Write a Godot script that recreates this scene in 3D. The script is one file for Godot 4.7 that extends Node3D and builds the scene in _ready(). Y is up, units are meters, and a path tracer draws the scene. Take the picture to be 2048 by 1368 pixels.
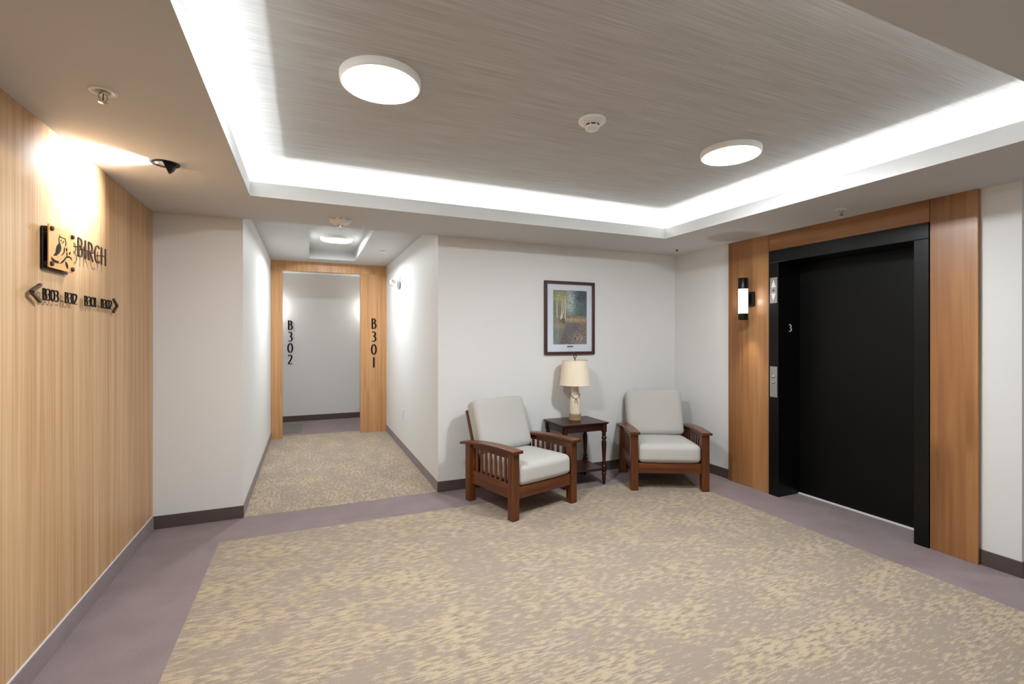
extends Node3D

# ---------------------------------------------------------------- measures (metres)
const CAM_H := 1.479
const CEIL := 2.44          # soffit of the lobby
const UPPER := 2.66         # papered ceiling inside the cove
const LIP := 2.54           # top of the cove lip
const HALL_CEIL := 2.585
const XL := -1.09           # timber wall
const XR := 4.02            # elevator wall
const ZB := -4.42           # wall with the painting
const HX0 := -0.485         # hallway
const HX1 := 1.14
const ZP := -7.62           # timber portal
const ZA := -9.1            # end wall behind the portal
const CX0 := -0.36          # cove opening
const CX1 := 3.22
const CZ0 := -3.67
const CZ1 := -0.875

var M := {}
var used := {}
var rng := RandomNumberGenerator.new()


func _ready() -> void:
	rng.seed = 7
	setup_camera_and_world()
	make_materials()
	build_shell()
	build_cove()
	build_floor_coverings()
	build_elevator()
	build_portal()
	build_ceiling_fittings()
	build_left_sign()
	build_furniture()
	build_hall_details()


# ---------------------------------------------------------------- camera, world, lamps of the place
const DISC_ENERGY := 3.0
const HALL_DISC_ENERGY := 2.35
const CORRIDOR_DISC_ENERGY := 1.2
const LED_ENERGY := 0.42      # per metre of strip
const SPOT_ENERGY := 1.35
const SCONCE_ENERGY := 0.03
const ALCOVE_ENERGY := 0.21
const EXPOSURE := 1.78

func setup_camera_and_world() -> void:
	var cam := Camera3D.new()
	cam.name = "camera"
	cam.projection = Camera3D.PROJECTION_FRUSTUM
	cam.near = 0.05
	cam.far = 60.0
	cam.size = 2.0 * 684.0 / 948.0 * cam.near
	cam.frustum_offset = Vector2(0, -10.5 / 948.0 * cam.near)
	cam.position = Vector3(0, CAM_H, 0)
	cam.rotation_degrees = Vector3(0, -23.33, 0)
	cam.current = true
	add_child(cam)
	var we := WorldEnvironment.new()
	we.name = "world_environment"
	var e := Environment.new()
	e.background_mode = Environment.BG_COLOR
	e.background_color = Color(0, 0, 0)
	e.tonemap_mode = Environment.TONE_MAPPER_LINEAR
	e.tonemap_exposure = EXPOSURE
	e.sdfgi_enabled = true
	e.ssao_enabled = true
	e.ssil_enabled = true
	we.environment = e
	add_child(we)


func area_light(called: String, at: Vector3, down: bool, size: Vector2, energy: float, color: Color) -> void:
	var l := AreaLight3D.new()
	l.name = called
	l.area_size = size
	l.area_normalize_energy = true
	l.light_energy = energy
	l.light_color = color
	l.area_range = 14.0
	l.area_attenuation = 2.0
	l.shadow_enabled = true
	add_child(l, true)
	l.position = at
	l.rotation_degrees = Vector3(-90 if down else 90, 0, 0)


# ---------------------------------------------------------------- helpers
func numbered(called: String) -> String:
	if not used.has(called):
		used[called] = 0
		return called
	used[called] += 1
	return "%s_%03d" % [called, used[called]]

func ST() -> SurfaceTool:
	var st := SurfaceTool.new()
	st.begin(Mesh.PRIMITIVE_TRIANGLES)
	return st

func obj(called: String, st: SurfaceTool, m: Material, parent: Node = null) -> MeshInstance3D:
	var o := MeshInstance3D.new()
	o.mesh = st.commit()
	o.material_override = null
	o.mesh.surface_set_material(0, m)
	if parent == null:
		o.name = numbered(called)
		add_child(o, true)
	else:
		o.name = called
		parent.add_child(o, true)
	o.cast_shadow = GeometryInstance3D.SHADOW_CASTING_SETTING_ON
	return o

func thing(called: String, label: String, category: String, at := Vector3.ZERO, turn := 0.0, group := "") -> Node3D:
	var o := Node3D.new()
	o.name = numbered(called)
	add_child(o)
	o.position = at
	o.rotation.y = turn
	o.set_meta("label", label)
	o.set_meta("category", category)
	if group != "":
		o.set_meta("group", group)
	return o

func tag(o: Node, label: String, category: String, group := "") -> void:
	o.set_meta("label", label)
	o.set_meta("category", category)
	if group != "":
		o.set_meta("group", group)

func struct(called: String, st: SurfaceTool, m: Material) -> MeshInstance3D:
	var o := obj(called, st, m)
	o.set_meta("kind", "structure")
	return o

func struct_node(called: String) -> Node3D:
	var o := Node3D.new()
	o.name = numbered(called)
	add_child(o)
	o.set_meta("kind", "structure")
	return o

func tri(st: SurfaceTool, a: Vector3, b: Vector3, c: Vector3, out: Vector3, ua := Vector2.ZERO, ub := Vector2.ZERO, uc := Vector2.ZERO) -> void:
	var n := (c - a).cross(b - a)      # clockwise front
	if n.dot(out) < 0.0:
		var t := b
		b = c
		c = t
		var tu := ub
		ub = uc
		uc = tu
		n = -n
	n = n.normalized()
	st.set_normal(n); st.set_uv(ua); st.add_vertex(a)
	st.set_normal(n); st.set_uv(ub); st.add_vertex(b)
	st.set_normal(n); st.set_uv(uc); st.add_vertex(c)

func quad(st: SurfaceTool, a: Vector3, b: Vector3, c: Vector3, d: Vector3, out: Vector3, uvs := []) -> void:
	if uvs.is_empty():
		uvs = [Vector2.ZERO, Vector2.ZERO, Vector2.ZERO, Vector2.ZERO]
	tri(st, a, b, c, out, uvs[0], uvs[1], uvs[2])
	tri(st, a, c, d, out, uvs[0], uvs[2], uvs[3])

func smooth_tri(st: SurfaceTool, p: Array, n: Array, u: Array) -> void:
	var face: Vector3 = (p[2] - p[0]).cross(p[1] - p[0])
	var order := [0, 1, 2] if face.dot(n[0] + n[1] + n[2]) >= 0.0 else [0, 2, 1]
	for k in order:
		st.set_normal(n[k])
		st.set_uv(u[k])
		st.add_vertex(p[k])

func grain_uv(p: Vector3, n: Vector3, g: int, off: Vector2) -> Vector2:
	# v runs along the grain axis, u across it, in metres
	var a := n.abs()
	var ax := 0 if a.x >= a.y and a.x >= a.z else (1 if a.y >= a.z else 2)
	var rest := [0, 1, 2]
	rest.erase(ax)
	if rest.has(g):
		rest.erase(g)
		return Vector2(p[rest[0]], p[g]) + off
	return Vector2(p[rest[0]], p[rest[1]]) + off

func box(st: SurfaceTool, lo: Vector3, hi: Vector3, bev := 0.0, g := 1, xf := Transform3D.IDENTITY) -> void:
	var off := Vector2(rng.randf() * 3.0, rng.randf() * 3.0)
	var c := (lo + hi) * 0.5
	var h := (hi - lo) * 0.5
	var b: float = minf(bev, minf(h.x, minf(h.y, h.z)) * 0.9)
	for ax in 3:
		var u := (ax + 1) % 3
		var v := (ax + 2) % 3
		for s in [-1.0, 1.0]:
			var n := Vector3.ZERO
			n[ax] = s
			var pts := []
			for q in [[-1, -1], [1, -1], [1, 1], [-1, 1]]:
				var p := c
				p[ax] += s * h[ax]
				p[u] += q[0] * (h[u] - b)
				p[v] += q[1] * (h[v] - b)
				pts.append(p)
			face(st, pts, n, g, off, xf)
			if b > 0.0:
				# the edge strips between +-ax and +-u
				for s2 in [-1.0, 1.0]:
					var e1 := c
					e1[ax] += s * h[ax]
					e1[u] += s2 * (h[u] - b)
					var e2 := c
					e2[ax] += s * (h[ax] - b)
					e2[u] += s2 * h[u]
					var q1 := e1
					var q2 := e1
					var q3 := e2
					var q4 := e2
					q1[v] -= h[v] - b
					q2[v] += h[v] - b
					q3[v] += h[v] - b
					q4[v] -= h[v] - b
					var nn := Vector3.ZERO
					nn[ax] = s
					nn[u] = s2
					face(st, [q1, q2, q3, q4], nn, g, off, xf)
	if b > 0.0:
		for sx in [-1.0, 1.0]:
			for sy in [-1.0, 1.0]:
				for sz in [-1.0, 1.0]:
					var d := Vector3(sx, sy, sz)
					var k := c + d * (h - Vector3.ONE * b)
					var a1 := k + Vector3(sx * b, 0, 0)
					var a2 := k + Vector3(0, sy * b, 0)
					var a3 := k + Vector3(0, 0, sz * b)
					var uv := grain_uv(k, d, g, off)
					tri(st, xf * a1, xf * a2, xf * a3, xf.basis * d, uv, uv, uv)

func face(st: SurfaceTool, p: Array, n: Vector3, g: int, off: Vector2, xf: Transform3D) -> void:
	var uvs := []
	var w := []
	for q in p:
		uvs.append(grain_uv(q, n, g, off))
		w.append(xf * (q as Vector3))
	quad(st, w[0], w[1], w[2], w[3], xf.basis * n, uvs)

func lathe(st: SurfaceTool, prof: Array, segs := 32, xf := Transform3D.IDENTITY, a0 := 0.0, a1 := TAU) -> void:
	# prof: Vector2(radius, y) in order; normals smooth where the profile bends little
	var n := prof.size()
	var seg_n := []
	for i in n - 1:
		var d: Vector2 = prof[i + 1] - prof[i]
		seg_n.append(Vector2(d.y, -d.x).normalized())
	# outward check: sum over the profile
	var area := 0.0
	for i in n - 1:
		area += (prof[i + 1].y - prof[i].y) * (prof[i].x + prof[i + 1].x)
	var flip := 1.0 if area >= 0.0 else -1.0
	for i in n - 1:
		var na: Vector2 = seg_n[i]
		var nb: Vector2 = seg_n[i]
		if i > 0 and seg_n[i - 1].dot(seg_n[i]) > 0.7:
			na = (seg_n[i - 1] + seg_n[i]).normalized()
		if i < n - 2 and seg_n[i + 1].dot(seg_n[i]) > 0.7:
			nb = (seg_n[i + 1] + seg_n[i]).normalized()
		for k in segs:
			var t0 := lerpf(a0, a1, float(k) / segs)
			var t1 := lerpf(a0, a1, float(k + 1) / segs)
			var p := []
			var nn := []
			var uu := []
			for q in [[prof[i], na, t0], [prof[i + 1], nb, t0], [prof[i + 1], nb, t1], [prof[i], na, t1]]:
				var r: Vector2 = q[0]
				var m: Vector2 = q[1] * flip
				var t: float = q[2]
				p.append(xf * Vector3(r.x * cos(t), r.y, r.x * sin(t)))
				nn.append((xf.basis * Vector3(m.x * cos(t), m.y, m.x * sin(t))).normalized())
				uu.append(Vector2(t * maxf(r.x, 0.02), r.y))
			if prof[i].x > 1e-6:
				smooth_tri(st, [p[0], p[1], p[3]], [nn[0], nn[1], nn[3]], [uu[0], uu[1], uu[3]])
			if prof[i + 1].x > 1e-6:
				smooth_tri(st, [p[1], p[2], p[3]], [nn[1], nn[2], nn[3]], [uu[1], uu[2], uu[3]])

func tube(st: SurfaceTool, pts: Array, r: float, segs := 8, closed := false) -> void:
	var n := pts.size()
	var rings := []
	for i in n:
		var a: Vector3 = pts[(i - 1 + n) % n] if closed or i > 0 else pts[i]
		var b: Vector3 = pts[(i + 1) % n] if closed or i < n - 1 else pts[i]
		var d := (b - a).normalized()
		var s := d.cross(Vector3.UP if absf(d.y) < 0.9 else Vector3.RIGHT).normalized()
		var t := s.cross(d)
		var ring := []
		for k in segs:
			var an := TAU * k / segs
			ring.append([pts[i] + (s * cos(an) + t * sin(an)) * r, s * cos(an) + t * sin(an)])
		rings.append(ring)
	for i in (n if closed else n - 1):
		var A: Array = rings[i]
		var B: Array = rings[(i + 1) % n]
		for k in segs:
			var j := (k + 1) % segs
			var z := Vector2.ZERO
			smooth_tri(st, [A[k][0], B[k][0], A[j][0]], [A[k][1], B[k][1], A[j][1]], [z, z, z])
			smooth_tri(st, [B[k][0], B[j][0], A[j][0]], [B[k][1], B[j][1], A[j][1]], [z, z, z])
	if not closed:
		for e in [0, n - 1]:
			var R: Array = rings[e]
			var dd: Vector3 = (pts[0] - pts[1]) if e == 0 else (pts[n - 1] - pts[n - 2])
			for k in segs:
				tri(st, pts[e], R[k][0], R[(k + 1) % segs][0], dd)

func cushion(st: SurfaceTool, size: Vector3, r: float, crown: Vector3, xf: Transform3D, puff := 0.0) -> void:
	var h := size * 0.5
	var inner := h - Vector3.ONE * r
	var N := 26
	var ts := []
	for i in N + 1:   # finer towards the edges
		var t := float(i) / N * 2.0 - 1.0
		ts.append(signf(t) * (1.0 - pow(1.0 - absf(t), 1.6)))
	for ax in 3:
		var u := (ax + 1) % 3
		var v := (ax + 2) % 3
		for s in [-1.0, 1.0]:
			var g := []
			for i in N + 1:
				var row := []
				for j in N + 1:
					var q := Vector3.ZERO
					q[ax] = s * h[ax]
					q[u] = ts[i] * h[u]
					q[v] = ts[j] * h[v]
					var cl := q.clamp(-inner, inner)
					var d := q - cl
					var p := cl + d.normalized() * r
					var f := p / h
					for k in 3:
						var o1 := (k + 1) % 3
						var o2 := (k + 2) % 3
						var w := (1.0 - pow(f[o1], 4.0)) * (1.0 - pow(f[o2], 4.0))
						p[k] += f[k] * crown[k] * w
					row.append(xf * p)
				g.append(row)
			var n := Vector3.ZERO
			n[ax] = s
			n = xf.basis * n
			for i in N:
				for j in N:
					var a: Vector3 = g[i][j]
					var b: Vector3 = g[i + 1][j]
					var c: Vector3 = g[i + 1][j + 1]
					var d2: Vector3 = g[i][j + 1]
					for t3 in [[a, b, c], [a, c, d2]]:
						var fn: Vector3 = (t3[2] - t3[0]).cross(t3[1] - t3[0])
						var o := [0, 1, 2] if fn.dot(n) >= 0.0 else [0, 2, 1]
						for k in o:
							var lp: Vector3 = xf.affine_inverse() * (t3[k] as Vector3)
							st.set_smooth_group(0)
							st.set_uv(Vector2(lp[u], lp[v]))
							st.add_vertex(t3[k])
	st.generate_normals()

func plate(st: SurfaceTool, poly: PackedVector2Array, z0: float, z1: float, off := Vector3.ZERO) -> void:
	# an extruded outline in the x-y plane
	var idx := Geometry2D.triangulate_polygon(poly)
	for i in range(0, idx.size(), 3):
		var a := poly[idx[i]]
		var b := poly[idx[i + 1]]
		var c := poly[idx[i + 2]]
		tri(st, off + Vector3(a.x, a.y, z1), off + Vector3(b.x, b.y, z1), off + Vector3(c.x, c.y, z1), Vector3.BACK)
		tri(st, off + Vector3(a.x, a.y, z0), off + Vector3(b.x, b.y, z0), off + Vector3(c.x, c.y, z0), Vector3.FORWARD)
	var cw := Geometry2D.is_polygon_clockwise(poly)
	for i in poly.size():
		var a := poly[i]
		var b := poly[(i + 1) % poly.size()]
		var d := b - a
		var n := Vector3(d.y, -d.x, 0) * (-1.0 if cw else 1.0)
		quad(st, off + Vector3(a.x, a.y, z0), off + Vector3(b.x, b.y, z0), off + Vector3(b.x, b.y, z1), off + Vector3(a.x, a.y, z1), n)

# ---------------------------------------------------------------- lettering drawn with a broad pen
func arc(c: Vector2, r: Vector2, a0: float, a1: float, n := 18) -> Array:
	var p := []
	for i in n + 1:
		var t := deg_to_rad(lerpf(a0, a1, float(i) / n))
		p.append(c + Vector2(cos(t) * r.x, sin(t) * r.y))
	return p

func glyph(ch: String) -> Dictionary:
	match ch:
		"B":
			return {"w": 0.60, "p": [[Vector2(0.12, 0), Vector2(0.12, 1)], [Vector2(0.06, 0.97)] + [Vector2(0.26, 0.97)] + arc(Vector2(0.27, 0.76), Vector2(0.19, 0.21), 90, -90) + [Vector2(0.12, 0.55)], [Vector2(0.12, 0.55)] + arc(Vector2(0.29, 0.29), Vector2(0.24, 0.26), 90, -90) + [Vector2(0.06, 0.03)]]}
		"I":
			return {"w": 0.24, "p": [[Vector2(0.12, 0), Vector2(0.12, 1)]]}
		"1":
			return {"w": 0.24, "p": [[Vector2(0.12, 0), Vector2(0.12, 1)]]}
		"R":
			return {"w": 0.62, "p": [[Vector2(0.12, 0), Vector2(0.12, 1)], [Vector2(0.06, 0.97), Vector2(0.26, 0.97)] + arc(Vector2(0.27, 0.73), Vector2(0.21, 0.24), 90, -90) + [Vector2(0.12, 0.49)], [Vector2(0.26, 0.49), Vector2(0.58, 0.0)]]}
		"C":
			return {"w": 0.62, "p": [arc(Vector2(0.38, 0.5), Vector2(0.31, 0.48), 50, 310, 32)]}
		"H":
			return {"w": 0.72, "p": [[Vector2(0.12, 0), Vector2(0.12, 1)], [Vector2(0.60, 0), Vector2(0.60, 1)], [Vector2(0.12, 0.53), Vector2(0.60, 0.53)]]}
		"0":
			return {"w": 0.66, "p": [arc(Vector2(0.33, 0.5), Vector2(0.26, 0.475), 0, 360, 40)]}
		"3":
			return {"w": 0.54, "p": [arc(Vector2(0.22, 0.75), Vector2(0.22, 0.22), 130, -70) + [Vector2(0.24, 0.54)], [Vector2(0.2, 0.545)] + arc(Vector2(0.22, 0.28), Vector2(0.26, 0.26), 75, -125, 24)]}
		"2":
			return {"w": 0.56, "p": [arc(Vector2(0.24, 0.72), Vector2(0.22, 0.25), 150, -25, 20) + [Vector2(0.32, 0.42), Vector2(0.06, 0.04)], [Vector2(0.03, 0.035), Vector2(0.52, 0.035)]]}
		"-":
			return {"w": 0.5, "p": [[Vector2(0.05, 0.12), Vector2(0.45, 0.12)]]}
	return {"w": 0.3, "p": []}

func pen(st: SurfaceTool, path: Array, thick: float, thin: float, z0: float, z1: float, off: Vector2, sx: float, sy: float) -> void:
	var pts := []
	for p in path:
		var q: Vector2 = Vector2(p.x * sx, p.y * sy) + off
		if pts.is_empty() or pts[-1].distance_to(q) > 1e-5:
			pts.append(q)
	var L := []
	var R := []
	for i in pts.size():
		var d: Vector2 = (pts[mini(i + 1, pts.size() - 1)] - pts[maxi(i - 1, 0)]).normalized()
		var w := lerpf(thin, thick, pow(absf(d.y), 1.3)) * 0.5
		var n := Vector2(-d.y, d.x)
		L.append(pts[i] + n * w)
		R.append(pts[i] - n * w)
	for i in pts.size() - 1:
		var a: Vector2 = L[i]
		var b: Vector2 = L[i + 1]
		var c: Vector2 = R[i + 1]
		var d: Vector2 = R[i]
		quad(st, Vector3(a.x, a.y, z1), Vector3(b.x, b.y, z1), Vector3(c.x, c.y, z1), Vector3(d.x, d.y, z1), Vector3.BACK)
		quad(st, Vector3(a.x, a.y, z0), Vector3(b.x, b.y, z0), Vector3(c.x, c.y, z0), Vector3(d.x, d.y, z0), Vector3.FORWARD)
		var oa := a - d
		quad(st, Vector3(a.x, a.y, z0), Vector3(b.x, b.y, z0), Vector3(b.x, b.y, z1), Vector3(a.x, a.y, z1), Vector3(oa.x, oa.y, 0))
		quad(st, Vector3(d.x, d.y, z0), Vector3(c.x, c.y, z0), Vector3(c.x, c.y, z1), Vector3(d.x, d.y, z1), Vector3(-oa.x, -oa.y, 0))
	for e in [0, pts.size() - 1]:
		var a: Vector2 = L[e]
		var d: Vector2 = R[e]
		var dir: Vector2 = (pts[0] - pts[1]) if e == 0 else (pts[-1] - pts[-2])
		quad(st, Vector3(a.x, a.y, z0), Vector3(a.x, a.y, z1), Vector3(d.x, d.y, z1), Vector3(d.x, d.y, z0), Vector3(dir.x, dir.y, 0))

func letter(ch: String, at: Vector2, height: float, sx: float, depth: float, parent: Node, m: Material, bold := 1.0, z0 := 0.0) -> float:
	# one letter as a part; returns its advance
	var g := glyph(ch)
	if g.p.size():
		var st := ST()
		for path in g.p:
			pen(st, path, height * 0.15 * bold, height * 0.065 * bold, z0, z0 + depth, at, height * sx, height)
		obj("dash" if ch == "-" else ("digit" if ch in "0123" else "letter"), st, m, parent)
	return g.w * height * sx

# ---------------------------------------------------------------- textures and materials
func noise_img(w: int, h: int, freq: float, sd: int, sx := 1, sy := 1, oct := 4) -> PackedByteArray:
	var n := FastNoiseLite.new()
	n.noise_type = FastNoiseLite.TYPE_PERLIN
	n.seed = sd
	n.frequency = freq
	n.fractal_type = FastNoiseLite.FRACTAL_FBM
	n.fractal_octaves = oct
	var im := n.get_seamless_image(maxi(w / sx, 8), maxi(h / sy, 8))
	im.resize(w, h, Image.INTERPOLATE_CUBIC)
	im.convert(Image.FORMAT_L8)
	return im.get_data()

func bytes_tex(w: int, h: int, data: PackedByteArray) -> ImageTexture:
	return ImageTexture.create_from_image(Image.create_from_data(w, h, false, Image.FORMAT_RGB8, data))

func grey_tex(w: int, h: int, data: PackedByteArray) -> ImageTexture:
	return ImageTexture.create_from_image(Image.create_from_data(w, h, false, Image.FORMAT_L8, data))

func mat(called: String, c: Color, rough := 0.7, metal := 0.0, spec := 0.5) -> StandardMaterial3D:
	var m := StandardMaterial3D.new()
	m.resource_name = called
	m.albedo_color = c
	m.roughness = rough
	m.metallic = metal
	m.metallic_specular = spec
	M[called] = m
	return m

func ramp(cols: Array, t: float) -> Color:
	t = clampf(t, 0.0, 0.9999) * (cols.size() - 1)
	var i := int(t)
	return (cols[i] as Color).lerp(cols[i + 1], t - i)

func streak_texture(w: int, h: int, cols: Array, fine: float, stretch: int, sd: int, weights: Array) -> ImageTexture:
	# timber: lines that run down the picture
	var a := noise_img(w, h, fine, sd, 1, stretch, 3)
	var b := noise_img(w, h, fine * 0.25, sd + 1, 1, stretch, 3)
	var c := noise_img(w, h, fine * 0.08, sd + 2, 1, maxi(stretch / 4, 1), 2)
	var lut := PackedByteArray()
	for i in 256:
		var q := ramp(cols, i / 255.0)
		lut.append_array([int(q.r8), int(q.g8), int(q.b8)])
	var out := PackedByteArray()
	out.resize(w * h * 3)
	var wa: float = weights[0]
	var wb: float = weights[1]
	var wc: float = weights[2]
	for i in w * h:
		var t := clampi(int(127.5 + (a[i] - 127.5) * wa + (b[i] - 127.5) * wb + (c[i] - 127.5) * wc), 0, 255) * 3
		out[i * 3] = lut[t]
		out[i * 3 + 1] = lut[t + 1]
		out[i * 3 + 2] = lut[t + 2]
	return bytes_tex(w, h, out)

func carpet_texture(n: int) -> ImageTexture:
	var fine := noise_img(n, n, 0.30, 21, 8, 1, 3)
	var mid := noise_img(n, n, 0.10, 22, 3, 1, 3)
	var low := noise_img(n, n, 0.010, 23, 2, 1, 3)
	var grain := noise_img(n, n, 0.4, 24, 1, 1, 2)
	var tint := noise_img(n, n, 0.010, 25, 1, 1, 3)
	var base := Color(0.606, 0.547, 0.497)
	var cream := Color(0.738, 0.660, 0.570)
	var dark := Color(0.515, 0.462, 0.395)
	var out := PackedByteArray()
	out.resize(n * n * 3)
	for i in n * n:
		var f := fine[i] / 127.5 - 1.0
		var m := mid[i] / 127.5 - 1.0
		var l := low[i] / 127.5 - 1.0
		var g := grain[i] / 127.5 - 1.0
		var k := clampf((f * 0.85 + m * 0.7 + l * 0.45 + g * 0.3 + 0.02) * 4.2, 0.0, 1.0)
		var d := clampf((-f * 0.8 - m * 0.35 + l * 0.25 - 0.30) * 3.0, 0.0, 1.0) * 0.7
		var y := clampf(tint[i] / 255.0 * 1.6 - 0.3, 0.0, 1.0)
		var s := 1.0 + g * 0.035
		var r := lerpf(lerpf(base.r, dark.r, d), cream.r, k * 0.8) * s
		var gg := lerpf(lerpf(base.g, dark.g, d), cream.g, k * 0.8) * s
		var b := lerpf(lerpf(base.b, dark.b, d), cream.b - 0.03 * y, k * 0.8) * s - 0.008 * y
		out[i * 3] = clampi(int(r * 255.0), 0, 255)
		out[i * 3 + 1] = clampi(int(gg * 255.0), 0, 255)
		out[i * 3 + 2] = clampi(int(b * 255.0), 0, 255)
	return bytes_tex(n, n, out)

func make_materials() -> void:
	for p in [["paint_wall", Color(0.88, 0.877, 0.868), 0.6], ["paint_ceiling", Color(0.795, 0.793, 0.788), 0.75], ["paint_white", Color(0.90, 0.895, 0.885), 0.6]]:
		var m := mat(p[0], p[1], p[2], 0.0, 0.4)
		m.resource_name = p[0]
	# timber
	var t1 := streak_texture(1024, 512, [Color(0.655, 0.49, 0.33), Color(0.735, 0.575, 0.41), Color(0.785, 0.635, 0.47), Color(0.83, 0.70, 0.545)], 0.075, 16, 31, [0.75, 0.5, 0.25])
	var w1 := mat("timber_wall", Color(1, 1, 1), 0.42, 0.0, 0.45)
	w1.albedo_texture = t1
	w1.uv1_scale = Vector3(0.8, 0.35, 1)
	var w2 := mat("timber_portal", Color(1.0, 0.935, 0.87), 0.4, 0.0, 0.45)
	w2.albedo_texture = t1
	w2.uv1_scale = Vector3(1.6, 0.5, 1)
	var t2 := streak_texture(1024, 1024, [Color(0.46, 0.295, 0.165), Color(0.565, 0.38, 0.225), Color(0.645, 0.455, 0.285), Color(0.70, 0.52, 0.345)], 0.028, 12, 41, [0.45, 0.6, 0.5])
	var w3 := mat("timber_elevator", Color(1, 1, 1), 0.34, 0.0, 0.5)
	w3.albedo_texture = t2
	w3.uv1_scale = Vector3(0.9, 0.45, 1)
	var t3 := streak_texture(512, 512, [Color(0.26, 0.120, 0.038), Color(0.385, 0.195, 0.066), Color(0.51, 0.275, 0.10)], 0.06, 12, 51, [0.5, 0.5, 0.3])
	var w4 := mat("chair_wood", Color(1, 1, 1), 0.3, 0.0, 0.5)
	w4.albedo_texture = t3
	w4.uv1_scale = Vector3(4.0, 1.2, 1)
	var w5 := mat("cherry_wood", Color(0.50, 0.33, 0.40), 0.3, 0.0, 0.5)
	w5.albedo_texture = t3
	w5.uv1_scale = Vector3(3.0, 1.0, 1)
	# papered ceiling, streaks along x
	var n := 1024
	var a := noise_img(n, n, 0.24, 61, 48, 1, 3)
	var b := noise_img(n, n, 0.03, 62, 32, 1, 3)
	var lin := PackedByteArray()
	lin.resize(n * n * 3)
	for i in n * n:
		var t := (a[i] - 127.5) * 0.13 + (b[i] - 127.5) * 0.04
		lin[i * 3] = int(clampf(194 + t, 0, 255))
		lin[i * 3 + 1] = int(clampf(193 + t, 0, 255))
		lin[i * 3 + 2] = int(clampf(191 + t, 0, 255))
	var lm := mat("ceiling_paper", Color(1, 1, 1), 0.7, 0.0, 0.4)
	lm.albedo_texture = bytes_tex(n, n, lin)
	lm.uv1_triplanar = true
	lm.uv1_world_triplanar = true
	lm.uv1_scale = Vector3(0.6, 0.6, 0.6)
	lm.heightmap_enabled = true
	lm.heightmap_texture = grey_tex(n, n, a)
	lm.heightmap_scale = 0.012
	# carpets
	var ct := carpet_texture(2048)
	var pile := grey_tex(1024, 1024, noise_img(1024, 1024, 0.35, 71, 1, 1, 2))
	var cm := mat("carpet_field", Color(1, 1, 1), 0.95, 0.0, 0.2)
	cm.albedo_texture = ct
	cm.rim_enabled = true
	cm.rim = 0.15
	var bn := 1024
	var b1 := noise_img(bn, bn, 0.3, 81, 1, 1, 2)
	var b2 := noise_img(bn, bn, 0.008, 82, 1, 1, 3)
	var bd := PackedByteArray()
	bd.resize(bn * bn * 3)
	for i in bn * bn:
		var t := (b1[i] - 127.5) * 0.07 + (b2[i] - 127.5) * 0.05
		bd[i * 3] = int(clampf(139 + t, 0, 255))
		bd[i * 3 + 1] = int(clampf(124 + t, 0, 255))
		bd[i * 3 + 2] = int(clampf(124 + t, 0, 255))
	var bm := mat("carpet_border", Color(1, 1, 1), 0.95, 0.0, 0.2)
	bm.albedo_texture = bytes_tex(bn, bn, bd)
	bm.uv1_triplanar = true
	bm.uv1_world_triplanar = true
	bm.uv1_scale = Vector3.ONE * 0.5
	bm.heightmap_enabled = true
	bm.heightmap_texture = pile
	bm.heightmap_scale = 0.15
	bm.rim_enabled = true
	bm.rim = 0.15
	# cloth
	var fm := mat("grey_cloth", Color(0.79, 0.775, 0.757), 0.9, 0.0, 0.2)
	var fa := noise_img(512, 512, 0.25, 91, 3, 1, 2)
	var fb := noise_img(512, 512, 0.25, 92, 1, 3, 2)
	var fd := PackedByteArray()
	fd.resize(512 * 512 * 3)
	for i in 512 * 512:
		var t := (fa[i] + fb[i] - 255.0) * 0.10
		fd[i * 3] = int(clampf(240 + t, 0, 255))
		fd[i * 3 + 1] = int(clampf(240 + t, 0, 255))
		fd[i * 3 + 2] = int(clampf(238 + t, 0, 255))
	fm.albedo_texture = bytes_tex(512, 512, fd)
	fm.uv1_triplanar = true
	fm.uv1_scale = Vector3.ONE * 4.0
	fm.rim_enabled = true
	fm.rim = 0.3
	# plain ones
	mat("skirting", Color(0.335, 0.285, 0.27), 0.32, 0.0, 0.55)
	mat("black_steel", Color(0.04, 0.04, 0.039), 0.34, 0.0, 0.38)
	mat("black_door", Color(0.045, 0.044, 0.042), 0.38, 0.0, 0.32)
	mat("black_metal", Color(0.05, 0.045, 0.043), 0.35, 0.3, 0.5)
	mat("bronze", Color(0.27, 0.20, 0.15), 0.38, 0.4, 0.5)
	mat("gold_plate", Color(0.85, 0.64, 0.37), 0.42, 0.15, 0.5)
	mat("steel", Color(0.70, 0.70, 0.69), 0.32, 0.75, 0.5)
	mat("chrome", Color(0.80, 0.80, 0.80), 0.15, 1.0, 0.5)
	mat("white_plastic", Color(0.90, 0.89, 0.87), 0.4, 0.0, 0.5)
	mat("grey_plastic", Color(0.62, 0.61, 0.60), 0.4, 0.0, 0.5)
	mat("dark_slot", Color(0.06, 0.06, 0.06), 0.7)
	mat("frame_wood", Color(0.27, 0.17, 0.16), 0.4)
	mat("mat_board", Color(0.86, 0.89, 0.93), 0.9, 0.0, 0.2)
	mat("sign_black", Color(0.09, 0.052, 0.038), 0.6, 0.0, 0.35)
	mat("doormat_grey", Color(0.50, 0.48, 0.445), 0.95, 0.0, 0.1)
	mat("rope", Color(0.68, 0.56, 0.43), 0.9, 0.0, 0.2)
	mat("twine", Color(0.27, 0.22, 0.14), 0.9, 0.0, 0.2)
	var sh := mat("lamp_shade", Color(0.95, 0.895, 0.805), 0.9, 0.0, 0.2)
	sh.backlight_enabled = true
	sh.backlight = Color(0.35, 0.3, 0.24)
	var ce := mat("cream_ceramic", Color(1, 1, 1), 0.55)
	var c1 := noise_img(256, 256, 0.05, 95)
	var cd := PackedByteArray()
	cd.resize(256 * 256 * 3)
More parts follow.
